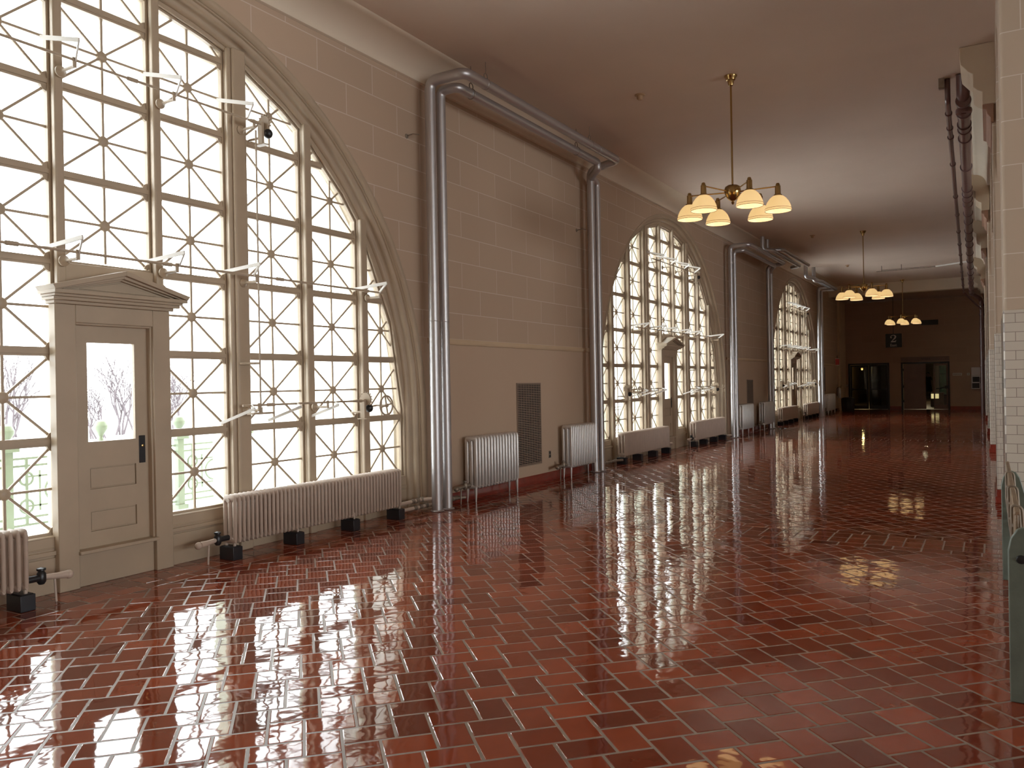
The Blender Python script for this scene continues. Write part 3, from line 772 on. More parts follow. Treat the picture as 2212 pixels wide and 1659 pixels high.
for i, c in enumerate(WC):
    for s_, (a, b) in ((-1, (-3.42, -.90)), (1, (.95, 3.45))):
        side = 'left' if s_ < 0 else 'right'
        if i == 0: wh = 'cream radiator %s of the near window door' % side
        else: wh = 'cream radiator %s of the %s window door' % (side, nm[i])
        radiator('window_radiator', XRAD, c+a, c+b, .145, .60, 48, 'radcream', wh.replace('cream radiator', 'long low cream column radiator standing on black blocks'), 'long cream radiators under the arched windows', 'window', pipe_left=(s_ > 0))
        blocks(XRAD, c+a, c+b, wh, 'black blocks under the window radiators')
wl_ = [(-6.08, 9.12, 10.30, 15, 'silver column radiator left of the wall vent, between the near and middle windows'),
       (-6.08, 12.02, 13.02, 15, 'silver column radiator beside the second pipe riser, right of the wall vent'),
       (-6.06, 22.75, 24.0, 15, 'silver radiator just right of the middle window pipe riser'),
       (-6.06, 25.3, 26.5, 15, 'silver radiator left of the far window pipe riser'),
       (-6.06, 36.7, 38.5, 16, 'silver radiator past the far window near the trash can')]
for x, a, b, n, lab in wl_:
    radiator('wall_radiator', x, a, b, .17, .885, n, 'radsilver', lab, 'silver radiators against the wall piers', 'wall')

# ------------------------------------------------------------------ steam pipes on the window wall
def flange(r, x, y, m='silver'):
    q = MB(); q.lathe([(.085, 0), (.09, .006), (.08, .016), (.06, .02)], (x, y, .001), 18, cap=True); q.build('floor_flange', m, r)
def piperun(name, pts, rad, label, bands=(), group='silver steam pipes on the window wall', m='silver', bend=.13, flr=()):
    r = empty(name, (pts[0][0], pts[0][1], 0), label=label, cat='pipe', group=group)
    o = Vector((pts[0][0], pts[0][1], 0)); P = [Vector(p)-o for p in pts]
    q = MB(); q.tube(fillet(P, bend, 8), rad, 20); q.build('pipe', m, r)
    for b in bands:
        v = Vector(b)-o; t = MB(); t.torus(v, rad+.001, .004, 'z' if b[2] < 5 else 'y', 20, 6); t.build('band', m, r)
    for x, y in flr: flange(r, x-o.x, y-o.y)
    return r
HX = -6.03
rA = piperun('steam_pipe', [(HX, 8.29, 0), (HX, 8.29, 5.43), (-5.50, 8.29, 5.43), (-5.50, 13.05, 5.43), (HX, 13.05, 5.34), (HX, 13.05, 0)], .067,
    'outer silver pipe looping up the wall and under the ceiling between near and middle windows', bands=[(HX, 8.29, 2.4), (-5.5, 8.75, 5.43), (-5.5, 12.2, 5.43)], flr=((HX, 8.29), (HX, 13.05)))
rB = piperun('steam_pipe', [(HX+.02, 8.49, 0), (HX+.02, 8.49, 5.36), (-5.74, 8.49, 5.36), (-5.74, 12.72, 5.36), (-5.74, 12.72, 5.24), (HX+.03, 13.0, 5.20), (HX+.03, 13.24, 5.15), (HX+.03, 13.24, 0)], .062,
    'inner silver pipe beside the taller loop between near and middle windows', bands=[(HX+.02, 8.49, 2.4), (-5.74, 8.75, 5.36)], flr=((HX+.02, 8.49), (HX+.03, 13.24)), bend=.09)
piperun('steam_pipe', [(HX, 22.0, 0), (HX, 22.0, 5.22), (-5.52, 22.0, 5.22), (-5.52, 26.3, 5.22), (HX, 26.3, 5.14), (HX, 26.3, 0)], .062,
    'outer silver pipe loop on the wall between middle and far windows', flr=((HX, 22.0), (HX, 26.3)))
piperun('steam_pipe', [(HX+.02, 22.28, 0), (HX+.02, 22.28, 5.12), (-5.74, 22.28, 5.12), (-5.74, 26.0, 5.12), (HX+.02, 26.62, 5.05), (HX+.02, 26.62, 0)], .056,
    'inner silver pipe loop on the wall between middle and far windows', flr=((HX+.02, 22.28), (HX+.02, 26.62)))
piperun('steam_pipe', [(-5.62, 23.9, 5.715), (-5.62, 23.9, 5.33), (-5.4, 24.1, 5.33), (-5.4, 28.1, 5.33), (-5.7, 28.3, 5.33)], .06, 'silver pipe dropping from the ceiling above the middle pipe loop, nearer piece', bend=.1)
piperun('steam_pipe', [(-5.62, 24.5, 5.715), (-5.62, 24.5, 5.40), (-5.22, 24.7, 5.40), (-5.22, 28.6, 5.40)], .06, 'silver pipe dropping from the ceiling above the middle pipe loop, farther piece', bend=.1)
piperun('steam_pipe', [(HX, 35.1, 0), (HX, 35.1, 5.30), (-5.6, 35.1, 5.30), (-5.6, 31.5, 5.30), (-5.75, 31.0, 5.30), (-5.75, 31.0, 5.715)], .07, 'silver pipe riser with ceiling run beyond the far window', flr=((HX, 35.1),))
piperun('steam_pipe', [(HX+.05, 35.45, 0), (HX+.05, 35.45, 5.22), (-5.4, 35.45, 5.22), (-5.4, 32.2, 5.22), (-5.6, 31.7, 5.22), (-5.6, 31.7, 5.715)], .065, 'slimmer silver pipe riser behind the last riser of the window wall', flr=((HX+.05, 35.45),))
def hanger(x, y, z, where):
    q = MB(); q.torus((0, 0, 0), .062, .008, 'y', 20, 6); q.torus((0, 0, .10), .042, .006, 'x', 16, 6); q.tube([(0, 0, .14), (0, 0, ZP-z)], .005, 8)
    o = q.build('pipe_hanger', 'steel'); o.location = (x, y, z); tag(o, 'ring hanger with thin rod holding '+where, 'pipe hanger', 'pipe hangers under the ceiling')
hanger(-5.50, 8.78, 5.43, 'the near end of the outer pipe loop')
hanger(-5.50, 11.9, 5.43, 'the far end of the outer pipe loop')
hanger(-5.74, 8.80, 5.36, 'the near end of the inner pipe loop')
hanger(-5.74, 11.9, 5.36, 'the far end of the inner pipe loop')
def clamp(x, y, z, lab):
    q = MB(); q.tube([(0, 0, 0), (.10, 0, .01), (.17, .04, .0)], .008, 8); q.lathe([(.03, 0), (.03, .008), (.012, .014)], (0, 0, 0), 12, 'x', cap=True)
    o = q.build('wall_clamp', 'steel'); o.location = (x, y, z); tag(o, lab, 'clamp', 'wall clamps holding the risers')
clamp(XW, 8.08, 4.72, 'small wall clamp holding the first riser high up')
clamp(XW, 12.9, 4.28, 'small wall clamp holding the second riser high up')
def lowpipe(y0, y1, lab, m='radcream', zz=.15):
    r = empty('supply_pipe', (-6.12, y0, 0), label=lab, cat='pipe', group='small pipes feeding the radiators')
    q = MB(); q.tube(fillet([(-.04, 0, zz), (-.04, y1-y0-.12, zz), (.04, y1-y0, zz)], .04), .022, 12)
    q.build('pipe', m, r)
    for t in (.45, .62, .8):
        q = MB(); q.lathe([(.024, -.03), (.031, -.025), (.031, .025), (.024, .03)], (-.04, (y1-y0)*t, zz), 12, 'y', cap=True); q.build('coupling', 'steel', r)
lowpipe(7.70, 8.26, 'upper cream supply pipe between near window radiator and first riser', zz=.16)
lowpipe(7.70, 8.36, 'lower cream supply pipe between near window radiator and first riser', zz=.075)
lowpipe(8.55, 9.0, 'dark fitting pipe between first riser and silver radiator', 'steel', .08)
lowpipe(13.3, 14.4, 'short supply pipe from second riser to middle window radiator', 'steel', .09)
lowpipe(21.45, 21.95, 'short supply pipe between middle window radiator and its riser', 'radcream', .08)

# ------------------------------------------------------------------ wall fittings on the window wall
def vent(y0, y1, z0, z1, label, n):
    r = empty('wall_vent', (XW, (y0+y1)/2, z0), label=label, cat='vent', group='louvred wall vents')
    w = y1-y0; h = z1-z0
    b = MB(); b.box(.0, .003, -w/2, w/2, 0, h); b.build('backing', 'dark', r, smooth=0)
    s = MB()
    for i in range(n):
        z = h*(i+.5)/n; s.bar((.010, -w/2, z), (.010, w/2, z), .012, h/n*.42)
    for k in range(9): s.box(.004, .008, -w/2+w*(k+.5)/9-.003, -w/2+w*(k+.5)/9+.003, 0, h)
    s.build('louvres', 'vent', r, smooth=0)
    f = MB()
    for a in ((-w/2-.02, -w/2, -.02, h+.02), (w/2, w/2+.02, -.02, h+.02), (-w/2, w/2, -.02, 0), (-w/2, w/2, h, h+.02)): f.box(0, .014, *a)
    f.build('frame', 'vent', r, bevel=.002)
vent(10.71, 11.44, .32, 1.58, 'tall louvred vent grille between the two nearer silver radiators', 46)
vent(24.33, 25.02, .45, 1.56, 'tall louvred vent grille beyond the middle window', 30)
def outlet(x, y, z, label, w=.07, h=.115, m='blackmetal'):
    b = MB(); b.box(0, .010, -w/2, w/2, -h/2, h/2); r = b.build('outlet_plate', 'steel', bevel=.003); r.location = (x, y, z)
    q = MB(); q.box(.010, .014, -w/4, w/4, .008, h/2-.012); q.box(.010, .014, -w/4, w/4, -h/2+.012, -.008); s = q.build('socket', m, r)
    tag(r, label, 'outlet')
outlet(XW, 11.74, .42, 'small black socket plate on the wall right of the near vent')
outlet(XW, 13.55, .93, 'pale switch plate on the wall beside the second riser', m='offwhite')
outlet(XW, 35.9, .95, 'dark switch box on the wall past the far window riser', w=.16, h=.2)
def poster(y, z0, z1, w, label):
    b = MB(); b.box(0, .02, -w/2, w/2, 0, z1-z0); r = b.build('wall_display_board', 'dark', bevel=.003); r.location = (XW, y, z0); tag(r, label, 'display board')
    for k in range(3):
        q = MB(); q.box(.02, .024, -w*.4, w*.4, (z1-z0)*(k+.12)/3, (z1-z0)*(k+.8)/3); q.build('panel', 'blackmetal', r)
poster(37.3, 1.0, 2.05, .55, 'tall dark display board on the wall above the last silver radiator')

# ------------------------------------------------------------------ chandeliers
def chandelier(x, y, rot, label, arms=6, R=.585):
    r = empty('chandelier', (x, y, ZP), math.radians(rot), label=label, cat='chandelier', group='brass chandeliers down the middle of the hall')
    z = -1.58                     # hub centre under the ceiling
    q = MB(); q.lathe([(.001, 0), (.085, 0), (.085, -.012), (.07, -.03), (.06, -.06), (.045, -.065), (.04, -.10), (.03, -.135), (.018, -.14)], (0, 0, 0), 24); q.build('canopy', 'brass', r)
    q = MB(); q.tube([(0, 0, -.13), (0, 0, z+.07)], .013, 12); q.build('stem', 'brass', r)
    q = MB(); q.lathe([(.013, z+.10), (.07, z+.09), (.10, z+.07), (.112, z+.02), (.105, z-.02), (.10, z-.035), (.085, z-.07), (.05, z-.105), (.02, z-.12), (.016, z-.13), (.022, z-.145), (.012, z-.165), (.001, z-.17)], (0, 0, 0), 28); q.build('hub', 'brass', r)
    for k in range(arms):
        a = 2*PI*k/arms; cx_, cy_ = R*math.cos(a), R*math.sin(a)
        q = MB(); q.tube([(.09*math.cos(a), .09*math.sin(a), z), (cx_, cy_, z+.01)], .009, 8); ar = q.build('arm', 'brass', r)
        q = MB(); q.lathe([(.001, z+.055), (.018, z+.052), (.026, z+.038), (.028, z+.02), (.036, z+.015), (.038, z-.095), (.052, z-.10), (.056, z-.118), (.035, z-.12)], (cx_, cy_, 0), 18); q.build('socket_cup', 'brass', ar)
        zt = z-.112; H = .205; Rm = .172
        pr = [(.045, 0), (.072, -.012), (.105, -.04), (.138, -.085), (.160, -.135), (.170, -.18), (Rm, -H)]
        pi = [(Rm-.006, -H), (.163, -.18), (.153, -.135), (.131, -.085), (.099, -.043), (.068, -.018), (.04, -.008)]
        q = MB(); q.lathe([(a_, zt+b_) for a_, b_ in pr], (cx_, cy_, 0), 32); sh = q.build('lamp_shade', 'opal', r)
        q = MB(); q.lathe([(a_, zt+b_) for a_, b_ in pi], (cx_, cy_, 0), 32); q.build('shade_lining', 'opal_in', sh, fixn=False)
        q = MB(); q.torus((cx_, cy_, zt-H), Rm-.003, .0035, 'z', 32, 6); q.torus((cx_, cy_, zt-H+.028), Rm-.0005, .0022, 'z', 32, 6); q.build('rim', 'brass', sh)
        q = MB(); q.ball((cx_, cy_, zt-.11), .032, 8, 1.2); q.tube([(cx_, cy_, zt-.07), (cx_, cy_, zt)], .014, 8); q.build('bulb', 'bulb', sh)
    return r
chandelier(-2.97, 11.0, 6, 'nearest brass chandelier with six glowing bowl shades')
chandelier(-3.03, 24.75, -3, 'second brass chandelier, halfway down the hall')
chandelier(-3.16, 38.2, 28, 'farthest brass chandelier, hanging before the dark far wall')

def detector(x, y, label):
    q = MB(); q.lathe([(.001, 0), (.075, 0), (.075, -.012), (.045, -.02), (.045, -.055), (.03, -.075), (.001, -.078)], (0, 0, 0), 20); o = q.build('ceiling_detector', 'beige'); o.location = (x, y, ZP); tag(o, label, 'smoke detector', 'detectors on the ceiling')
detector(-4.28, 11.0, 'small tan smoke detector on the ceiling left of the nearest chandelier')
detector(-4.36, 24.6, 'small tan smoke detector on the ceiling left of the second chandelier')
detector(-4.45, 31.9, 'small tan smoke detector on the ceiling above the far window')
def conduit():
    r = empty('ceiling_conduit', (0, 32.9, ZP), label='thin silver conduit hung across the ceiling before the far beam', cat='conduit')
    q = MB(); q.tube([(-3.6, .1, -.20), (-1.62, 0, -.20)], .010, 8); q.tube([(-3.42, .1, -.16), (-1.62, 0, -.165)], .008, 8); q.build('cable_pair', 'steel', r)
    q = MB(); q.tube([(-1.62, 0, -.18), (-.5, -.6, -.16)], .03, 12); q.build('tube', 'white_metal', r)
    for x in (-3.42, -2.75):
        q = MB(); q.tube([(x, .1, 0), (x, .1, -.2)], .012, 8); q.build('drop_rod', 'steel', r)
conduit()

# ------------------------------------------------------------------ overhead drain pipes on the arcade side
def drains():
    a = Vector((-.26, 12.8, 5.38)); b = Vector((-.60, 38.0, 4.93)); d = (b-a).normalized()
    r = empty('drain_pipe', tuple(a), label='thick maroon drain pipe with collars under the ceiling beside the arcade', cat='pipe', group='maroon drain pipes')
    P = lambda t: (b-a)*t
    q = MB(); q.tube(fillet([(0, -.10, ZP-.005-a.z), (0, -.02, .02), tuple(P(.02)), tuple(P(1)), (-.02, b.y-a.y+.55, 4.72-a.z), (.0, b.y-a.y+.6, 4.4-a.z), (.0, b.y-a.y+.6, -a.z)], .12), .082, 20); q.build('pipe', 'redpipe', r)
    for t in (.0, .022, .045, .055, .075, .15, .22, .24, .26, .28, .32, .36, .41, .46, .50, .56, .62, .68, .74, .80, .86, .92, .97):
        p = P(t); q = MB(); q.tube([p-d*.035, p+d*.035], .098, 20); q.build('collar', 'redpipe', r, bevel=.006)
    q = MB(); q.lathe([(.001, -.03), (.10, -.03), (.105, 0), (.10, .03)], (0, .15, -.10), 20, cap=True); q.box(-.03, .03, .145, .155, -.14, -.125); q.build('cleanout_cap', 'redpipe', r)
    for z in (-.9, -1.3, -1.9, -2.0, -2.6, -3.4):
        q = MB(); q.tube([(.0, b.y-a.y+.6, z-.04), (.0, b.y-a.y+.6, z+.04)], .098, 18); q.build('collar', 'redpipe', r, bevel=.006)
    a2 = Vector((-.45, 12.85, 5.40)); b2 = Vector((-.88, 38.0, 5.0))
    r = empty('drain_pipe', tuple(a2), label='thin maroon pipe running beside the thick drain pipe', cat='pipe', group='maroon drain pipes')
    q = MB(); q.tube(fillet([(0, -.06, ZP-.005-a2.z), (0, 0, .03), tuple((b2-a2)*.02), tuple((b2-a2)*1.0), (.17, b2.y-a2.y+.45, 4.3-a2.z)], .08), .036, 14); q.build('pipe', 'redpipe', r)
    d2 = (b2-a2).normalized()
    for t in (.02, .05, .07, .14, .25, .33, .42, .5, .58, .66, .74, .82, .9, .97):
        p = (b2-a2)*t; q = MB(); q.tube([p-d2*.03, p+d2*.03], .048, 14); q.build('collar', 'redpipe', r)
    r = empty('conduit_box', (-.52, 12.75, ZP), label='short square conduit box on the ceiling at the near end of the pipes', cat='box')
    q = MB(); q.box(-.035, .035, -.04, .04, -.14, 0); q.build('box', 'steel', r)
drains()

# ------------------------------------------------------------------ old bench at the right edge
def bench():
    x = .062; r = empty('bench', (x, 4.62, 0), label='grey green slatted bench with a rounded end board at the right edge', cat='bench')
    def endboard(y, m):
        P = [(0, 0), (0.0, .74), (.012, .80), (.04, .845), (.065, .855), (.10, .84), (.125, .80), (.15, .70), (.20, .52), (.52, .47), (.54, .44), (.54, 0), (.44, 0), (.40, .16), (.16, .16), (.12, 0)]
        q = MB(); q.prism(P, y, y+.035, 'xz'); o = q.build('end_board', m, r, bevel=.006)
        t = MB()
        for zz in (.70, .30): t.lathe([(.001, -.008), (.018, -.006), (.022, 0)], (.055 if zz > .5 else .085, y, zz), 14, 'y')
        t.build('bolt', 'blackmetal', o)
    for y in (0, 2.72): endboard(y, 'bench')
    for y in (.22, 1.05, 1.88):
        q = MB(); q.tube(fillet([(.06, y, .40), (.022, y, .74), (.022, y, .935), (.068, y, .925), (.085, y, .60)], .03), .007, 8); q.build('metal_strap', 'steel', r)
    q = MB()
    for k in range(5): q.box(.034+k*.004, .048+k*.004, .035, 2.72, .915-k*.09-.078, .915-k*.09)
    q.box(.031, .056, .035, 2.72, .908, .926); q.build('back_slats', 'benchslat', r, bevel=.005)
    q = MB()
    for k in range(5): q.box(.14+k*.075, .20+k*.075, .035, 2.72, .455, .475)
    q.build('seat_slats', 'benchslat', r, bevel=.004)
bench()

# ------------------------------------------------------------------ far end: doors, corridor, sign and small fittings
def text(body, size, loc, m, name, parent, rx=PI/2, font=None):
    cu = bpy.data.curves.new(name, 'FONT'); cu.body = body; cu.size = size; cu.align_x = 'CENTER'; cu.align_y = 'CENTER'; cu.extrude = .004; cu.offset = .004*size
    o = bpy.data.objects.new(name, cu); COL.objects.link(o); bpy.context.view_layer.update()
    me = bpy.data.meshes.new_from_object(o.evaluated_get(bpy.context.evaluated_depsgraph_get())); bpy.data.objects.remove(o)
    me.materials.clear(); me.materials.append(M[m]); n = bpy.data.objects.new(name, me); COL.objects.link(n)
    n.location = loc; n.rotation_euler = (rx, 0, 0); n.parent = parent; return n
def two_glyph(parent, h, y):
    """a bold serif figure 2"""
    q = MB(); pts = []
    import_pts = [(-.30, .62, .16), (-.33, .74, .10), (-.22, .90, .07), (0, .97, .07), (.20, .90, .15), (.27, .74, .20), (.20, .56, .18), (.02, .38, .12), (-.16, .20, .07), (-.30, .06, .05)]
    P = [Vector((a, 0, b-.5)) for a, b, w in import_pts]; Wd = [w for a, b, w in import_pts]
    L_, R_ = [], []
    for i in range(len(P)):
        d = (P[min(i+1, len(P)-1)]-P[max(i-1, 0)]).normalized(); n = Vector((-d.z, 0, d.x)); L_.append(P[i]+n*Wd[i]/2); R_.append(P[i]-n*Wd[i]/2)
    vs = []; fs = []
    for i in range(len(P)):
        for v in (L_[i], R_[i]):
            vs.append((v.x*h, y, v.z*h)); vs.append((v.x*h, y+.01, v.z*h))
    for i in range(len(P)-1):
        a = i*4; b = a+4; fs += [(a, a+2, b+2, b), (a+1, b+1, b+3, a+3), (a, b, b+1, a+1), (a+2, a+3, b+3, b+2)]
    q.add(vs, fs)
    q.prism([(a*h, b*h) for a, b in ((-.33, -.5), (.28, -.5), (.36, -.22), (.31, -.22), (.22, -.33), (-.10, -.33), (-.30, -.41))], y-.001, y+.01, 'xz')
    q.lathe([(.001, -.004), (.085*h, -.003), (.085*h, .010)], (-.27*h, y, .13*h), 16, 'y')
    return q.build('numeral', 'signtext', parent, smooth=0)
def far_end():
    Y = YE
    # left pair of glazed doors
    def frame(x0, x1, nme, parent):
        q = MB()
        for a in ((x0-.06, x0+.02), (x1-.02, x1+.06)): q.box(a[0], a[1], Y-.04, Y+.12, 0, 2.26)
        q.box(x0-.06, x1+.06, Y-.04, Y+.12, 2.18, 2.26); q.build(nme, 'blackmetal', parent, bevel=.004)
    d = empty('door_4', (0, 0, 0), kind='structure'); frame(-5.98, -4.25, 'frame', d)
    for a, b, hx in ((-5.95, -5.14, 1), (-5.10, -4.28, -1)):
        st = MB(); w = .075
        st.box(a, a+w, Y+.02, Y+.06, .02, 2.17); st.box(b-w, b, Y+.02, Y+.06, .02, 2.17); st.box(a+w, b-w, Y+.02, Y+.06, 2.09, 2.17); st.box(a+w, b-w, Y+.02, Y+.06, .02, .20)
        lf = st.build('leaf', 'dark', d, bevel=.003)
        g = MB(); g.box(a+w, b-w, Y+.036, Y+.042, .20, 2.09); g.build('pane', 'darkglass', lf, smooth=0)
        p = MB(); p.tube([(a+.1, Y-.02, .98), (b-.1, Y-.02, .98)], .02, 10); p.box(a+.04 if hx > 0 else b-.16, a+.16 if hx > 0 else b-.04, Y-.04, Y+.03, .93, 1.04); p.build('push_bar', 'blackmetal', lf)
    # right pair: left leaf shut, right leaf standing open into the corridor
    d = empty('door_5', (0, 0, 0), kind='structure'); frame(-3.62, -1.68, 'frame', d)
    st = MB(); st.box(-3.58, -2.62, Y+.02, Y+.065, .02, 2.17); lf = st.build('leaf', 'doorbrown', d, bevel=.004)
    q = MB(); q.box(-3.40, -2.95, Y+.012, Y+.02, 1.45, 2.0); q.box(-3.40, -2.80, Y+.012, Y+.02, .3, 1.3); q.build('panel', 'doorbrown', lf, bevel=.004)
    for z in (.4, 1.1, 1.9):
        q = MB(); q.box(-3.6, -3.56, Y, Y+.02, z-.06, z+.06); q.build('hinge', 'blackmetal', lf)
    st = MB(); w = .08
    st.box(-2.30, -2.24, Y+.02, Y+.06, .02, 2.17); st.box(-1.76, -1.70, Y+.02, Y+.06, .02, 2.17); st.box(-2.24, -1.76, Y+.02, Y+.06, 2.07, 2.17); st.box(-2.24, -1.76, Y+.02, Y+.06, .02, .22)
    lf = st.build('leaf', 'doorbrown', d, bevel=.003)
    g = MB(); g.box(-2.24, -1.76, Y+.036, Y+.042, .22, 2.07); g.build('pane', 'glass', lf, smooth=0)
    p = MB(); p.tube([(-2.2, Y-.02, .98), (-1.8, Y-.02, 1.05)], .02, 10); p.box(-1.83, -1.70, Y-.04, Y+.03, .98, 1.12); p.build('push_bar', 'blackmetal', lf)
    st = MB(); st.box(-3.68, -1.62, Y-.045, Y-.005, 2.30, 2.50); sg = st.build('door_header_sign', 'doorbrown', bevel=.004); tag(sg, 'brown lettered board above the right far doors', 'sign')
    text('Terrace 2', .10, (-2.62, Y-.05, 2.40), 'blackmetal', 'lettering', sg)
    # corridor rooms beyond
    q = MB()
    q.box(-7.2, -7.0, Y+.3, 72, 0, 3.4); q.box(-4.75, -4.6, Y+.3, 72, 0, 3.4); q.box(.6, .8, Y+.3, 72, 0, 3.4); q.box(-7.2, -4.6, 58, 58.2, 0, 3.4); q.box(-7.2, .8, Y+.3, 72, 3.4, 3.6)
    q.box(-4.6, -3.42, 71.8, 72, 0, 3.4); q.box(-2.92, .8, 71.8, 72, 0, 3.4); q.box(-3.42, -2.92, 71.8, 72, 2.6, 3.4)
    struct(q.build('wall_corridor', 'corridor', smooth=0))
    q = MB(); q.box(-3.44, -2.90, 71.7, 71.72, 0, 2.62); gl = q.build('pane', 'greenglass', smooth=0)
    w = empty('window_4', (0, 0, 0), kind='structure'); gl.parent = w
    q = MB()
    for z in (.02, .62, 1.72, 2.6): q.box(-3.44, -2.90, 71.6, 71.7, z-.03, z+.03)
    for x in (-3.42, -2.92): q.box(x-.03, x+.03, 71.6, 71.7, 0, 2.62)
    q.build('frame', 'dark', w)
    # columns in the room behind the left doors
    q = MB(); q.box(-.22, .22, -.22, .22, 0, 3.4); o = q.build('dark_column', 'dark', bevel=.03); o.location = (-5.55, 50, 0); tag(o, 'dark square column seen through the left far doors', 'column')
    q = MB(); q.ball((0, 0, 0), .06, 8); o = q.build('pendant_lamp', 'bulb_far'); q = MB(); q.tube([(0, 0, .06), (0, 0, 1.33)], .008, 8); q.build('cord', 'blackmetal', o)
    for nm_, lc, pw, cl in (('pendant_light', (0, 0, -.12), 25, (1, .72, .3)),):
        ld = bpy.data.lights.new(nm_, 'POINT'); ld.energy = pw; ld.color = cl; ld.shadow_soft_size = .06; lo = bpy.data.objects.new(nm_, ld); COL.objects.link(lo); lo.location = lc; lo.parent = o
    q = MB(); q.lathe([(.001, -.06), (.10, -.055), (.16, -.03), (.17, 0)], (0, 0, 0), 20); cl_ = q.build('corridor_fill_lamp', 'bulb_far'); cl_.location = (-3.4, 54, 3.395); tag(cl_, 'added round fill lamp in the corridor behind the open far door', 'ceiling lamp')  # unseen lamp, added with its point light to brighten the corridor
    ld = bpy.data.lights.new('corridor_fill', 'POINT'); ld.energy = 60; ld.color = (1, .85, .55); ld.shadow_soft_size = .12; lo = bpy.data.objects.new('corridor_fill', ld); COL.objects.link(lo); lo.location = (0, 0, -.2); lo.parent = cl_
    o = o; o.location = (-6.37, 50.6, 2.06); tag(o, 'small glowing yellow lamp seen through the left far doors', 'lamp')
    # display case with lit panel
    r = empty('display_case', (-2.36, 47.2, 0), label='pale display case with a lit yellow panel behind the open far door', cat='display case')
    q = MB(); q.box(-.30, .30, -.25, .25, 0, .72); q.build('cabinet', 'greywhite', r, bevel=.01)
    q = MB(); q.box(-.27, .08, -.262, -.25, .42, .66); q.build('lit_panel', 'caselight', r)
    q = MB(); q.box(-.20, .20, -.1, .1, 0, .62); o = q.build('floor_bin', 'dark', bevel=.02); o.location = (-1.95, 47.3, 0); tag(o, 'dark low bin on the floor right of the lit display case', 'bin')
M['corridor'] = mat('corridor_wall', (0.30, 0.22, 0.12), 0.7)
M['greywhite'] = mat('grey_white_cabinet', (0.35, 0.32, 0.30), 0.5)
far_end()

def person():
    r = empty('person', (-4.02, 68.0, 0), label='person in long dark coat raising both hands to face beyond the open far door', cat='person')
    k = 1.0
    J = {'pel': (0, 0, .98), 'waist': (0, 0, 1.12), 'chest': (.0, 0, 1.38), 'neck': (0, 0, 1.54), 'head': (.02, 0, 1.64),
         'shl': (-.19, 0, 1.47), 'ell': (-.20, -.12, 1.25), 'hal': (.02, -.20, 1.52), 'shr': (.19, 0, 1.47), 'elr': (.28, -.12, 1.30), 'har': (.14, -.22, 1.56),
         'hl': (-.10, 0, .92), 'kl': (-.13, -.03, .50), 'al': (-.14, .02, .09), 'tl': (-.15, -.14, .04), 'hr': (.10, 0, .92), 'kr': (.14, -.02, .50), 'ar': (.17, .02, .09), 'tr': (.19, -.14, .04)}
    E_ = [('pel', 'waist'), ('waist', 'chest'), ('chest', 'neck'), ('neck', 'head'), ('chest', 'shl'), ('shl', 'ell'), ('ell', 'hal'), ('chest', 'shr'), ('shr', 'elr'), ('elr', 'har'),
          ('pel', 'hl'), ('hl', 'kl'), ('kl', 'al'), ('al', 'tl'), ('pel', 'hr'), ('hr', 'kr'), ('kr', 'ar'), ('ar', 'tr')]
    R_ = {'pel': .15, 'waist': .13, 'chest': .16, 'neck': .055, 'head': .07, 'shl': .07, 'ell': .05, 'hal': .035, 'shr': .07, 'elr': .05, 'har': .035, 'hl': .09, 'kl': .06, 'al': .042, 'tl': .035, 'hr': .09, 'kr': .06, 'ar': .042, 'tr': .035}
    names = list(J); me = bpy.data.meshes.new('body'); me.from_pydata([J[n] for n in names], [(names.index(a), names.index(b)) for a, b in E_], [])
    o = bpy.data.objects.new('body', me); COL.objects.link(o); o.parent = r
    sk = o.modifiers.new('skin', 'SKIN'); sl = me.skin_vertices[0]
    for i, n in enumerate(names): sl.data[i].radius = (R_[n], R_[n])
    sl.data[0].use_root = True
    o.modifiers.new('sub', 'SUBSURF').levels = 1; me.materials.append(M['coat'])
    q = MB(); q.ball((.02, -.01, 1.70), .105, 10, 1.2); q.ball((.02, -.115, 1.69), .018, 6); h = q.build('head', 'skin', r)
    q = MB(); q.ball((.02, .02, 1.735), .115, 10, 1.1); q.build('hair', 'hair', h)
    q = MB(); q.lathe([(.15, 1.45), (.19, 1.2), (.20, 1.0), (.26, .7), (.30, .42), (.29, .42), (.15, .8), (.1, 1.3)], (0, 0, 0), 20); q.build('coat', 'coat', r)
    for nm_ in ('hal', 'har'):
        p = Vector(J[nm_]); q = MB(); q.ball(tuple(p), .042, 6, 1.2)
        for f in range(4): q.tube([p+Vector((-.03+f*.02, -.01, .03)), p+Vector((-.03+f*.02, -.03, .07)), p+Vector((-.028+f*.018, -.015, .09-abs(f-1.5)*.008))], .009, 6)
        q.tube([p+Vector((.035, 0, .0)), p+Vector((.06, -.02, .035))], .010, 6); q.build('hand', 'skin', r)
    q = MB(); q.box(-.40, -.18, -.08, .08, .72, 1.02); q.tube(fillet([(-.36, 0, 1.02), (-.34, 0, 1.2), (-.22, 0, 1.2), (-.20, 0, 1.02)], .05), .01, 6)
    o = q.build('shoulder_bag', 'dark', bevel=.02); o.location = (-4.06, 68, 0); tag(o, 'dark bag hanging at the side of the person beyond the far door', 'bag')
person()

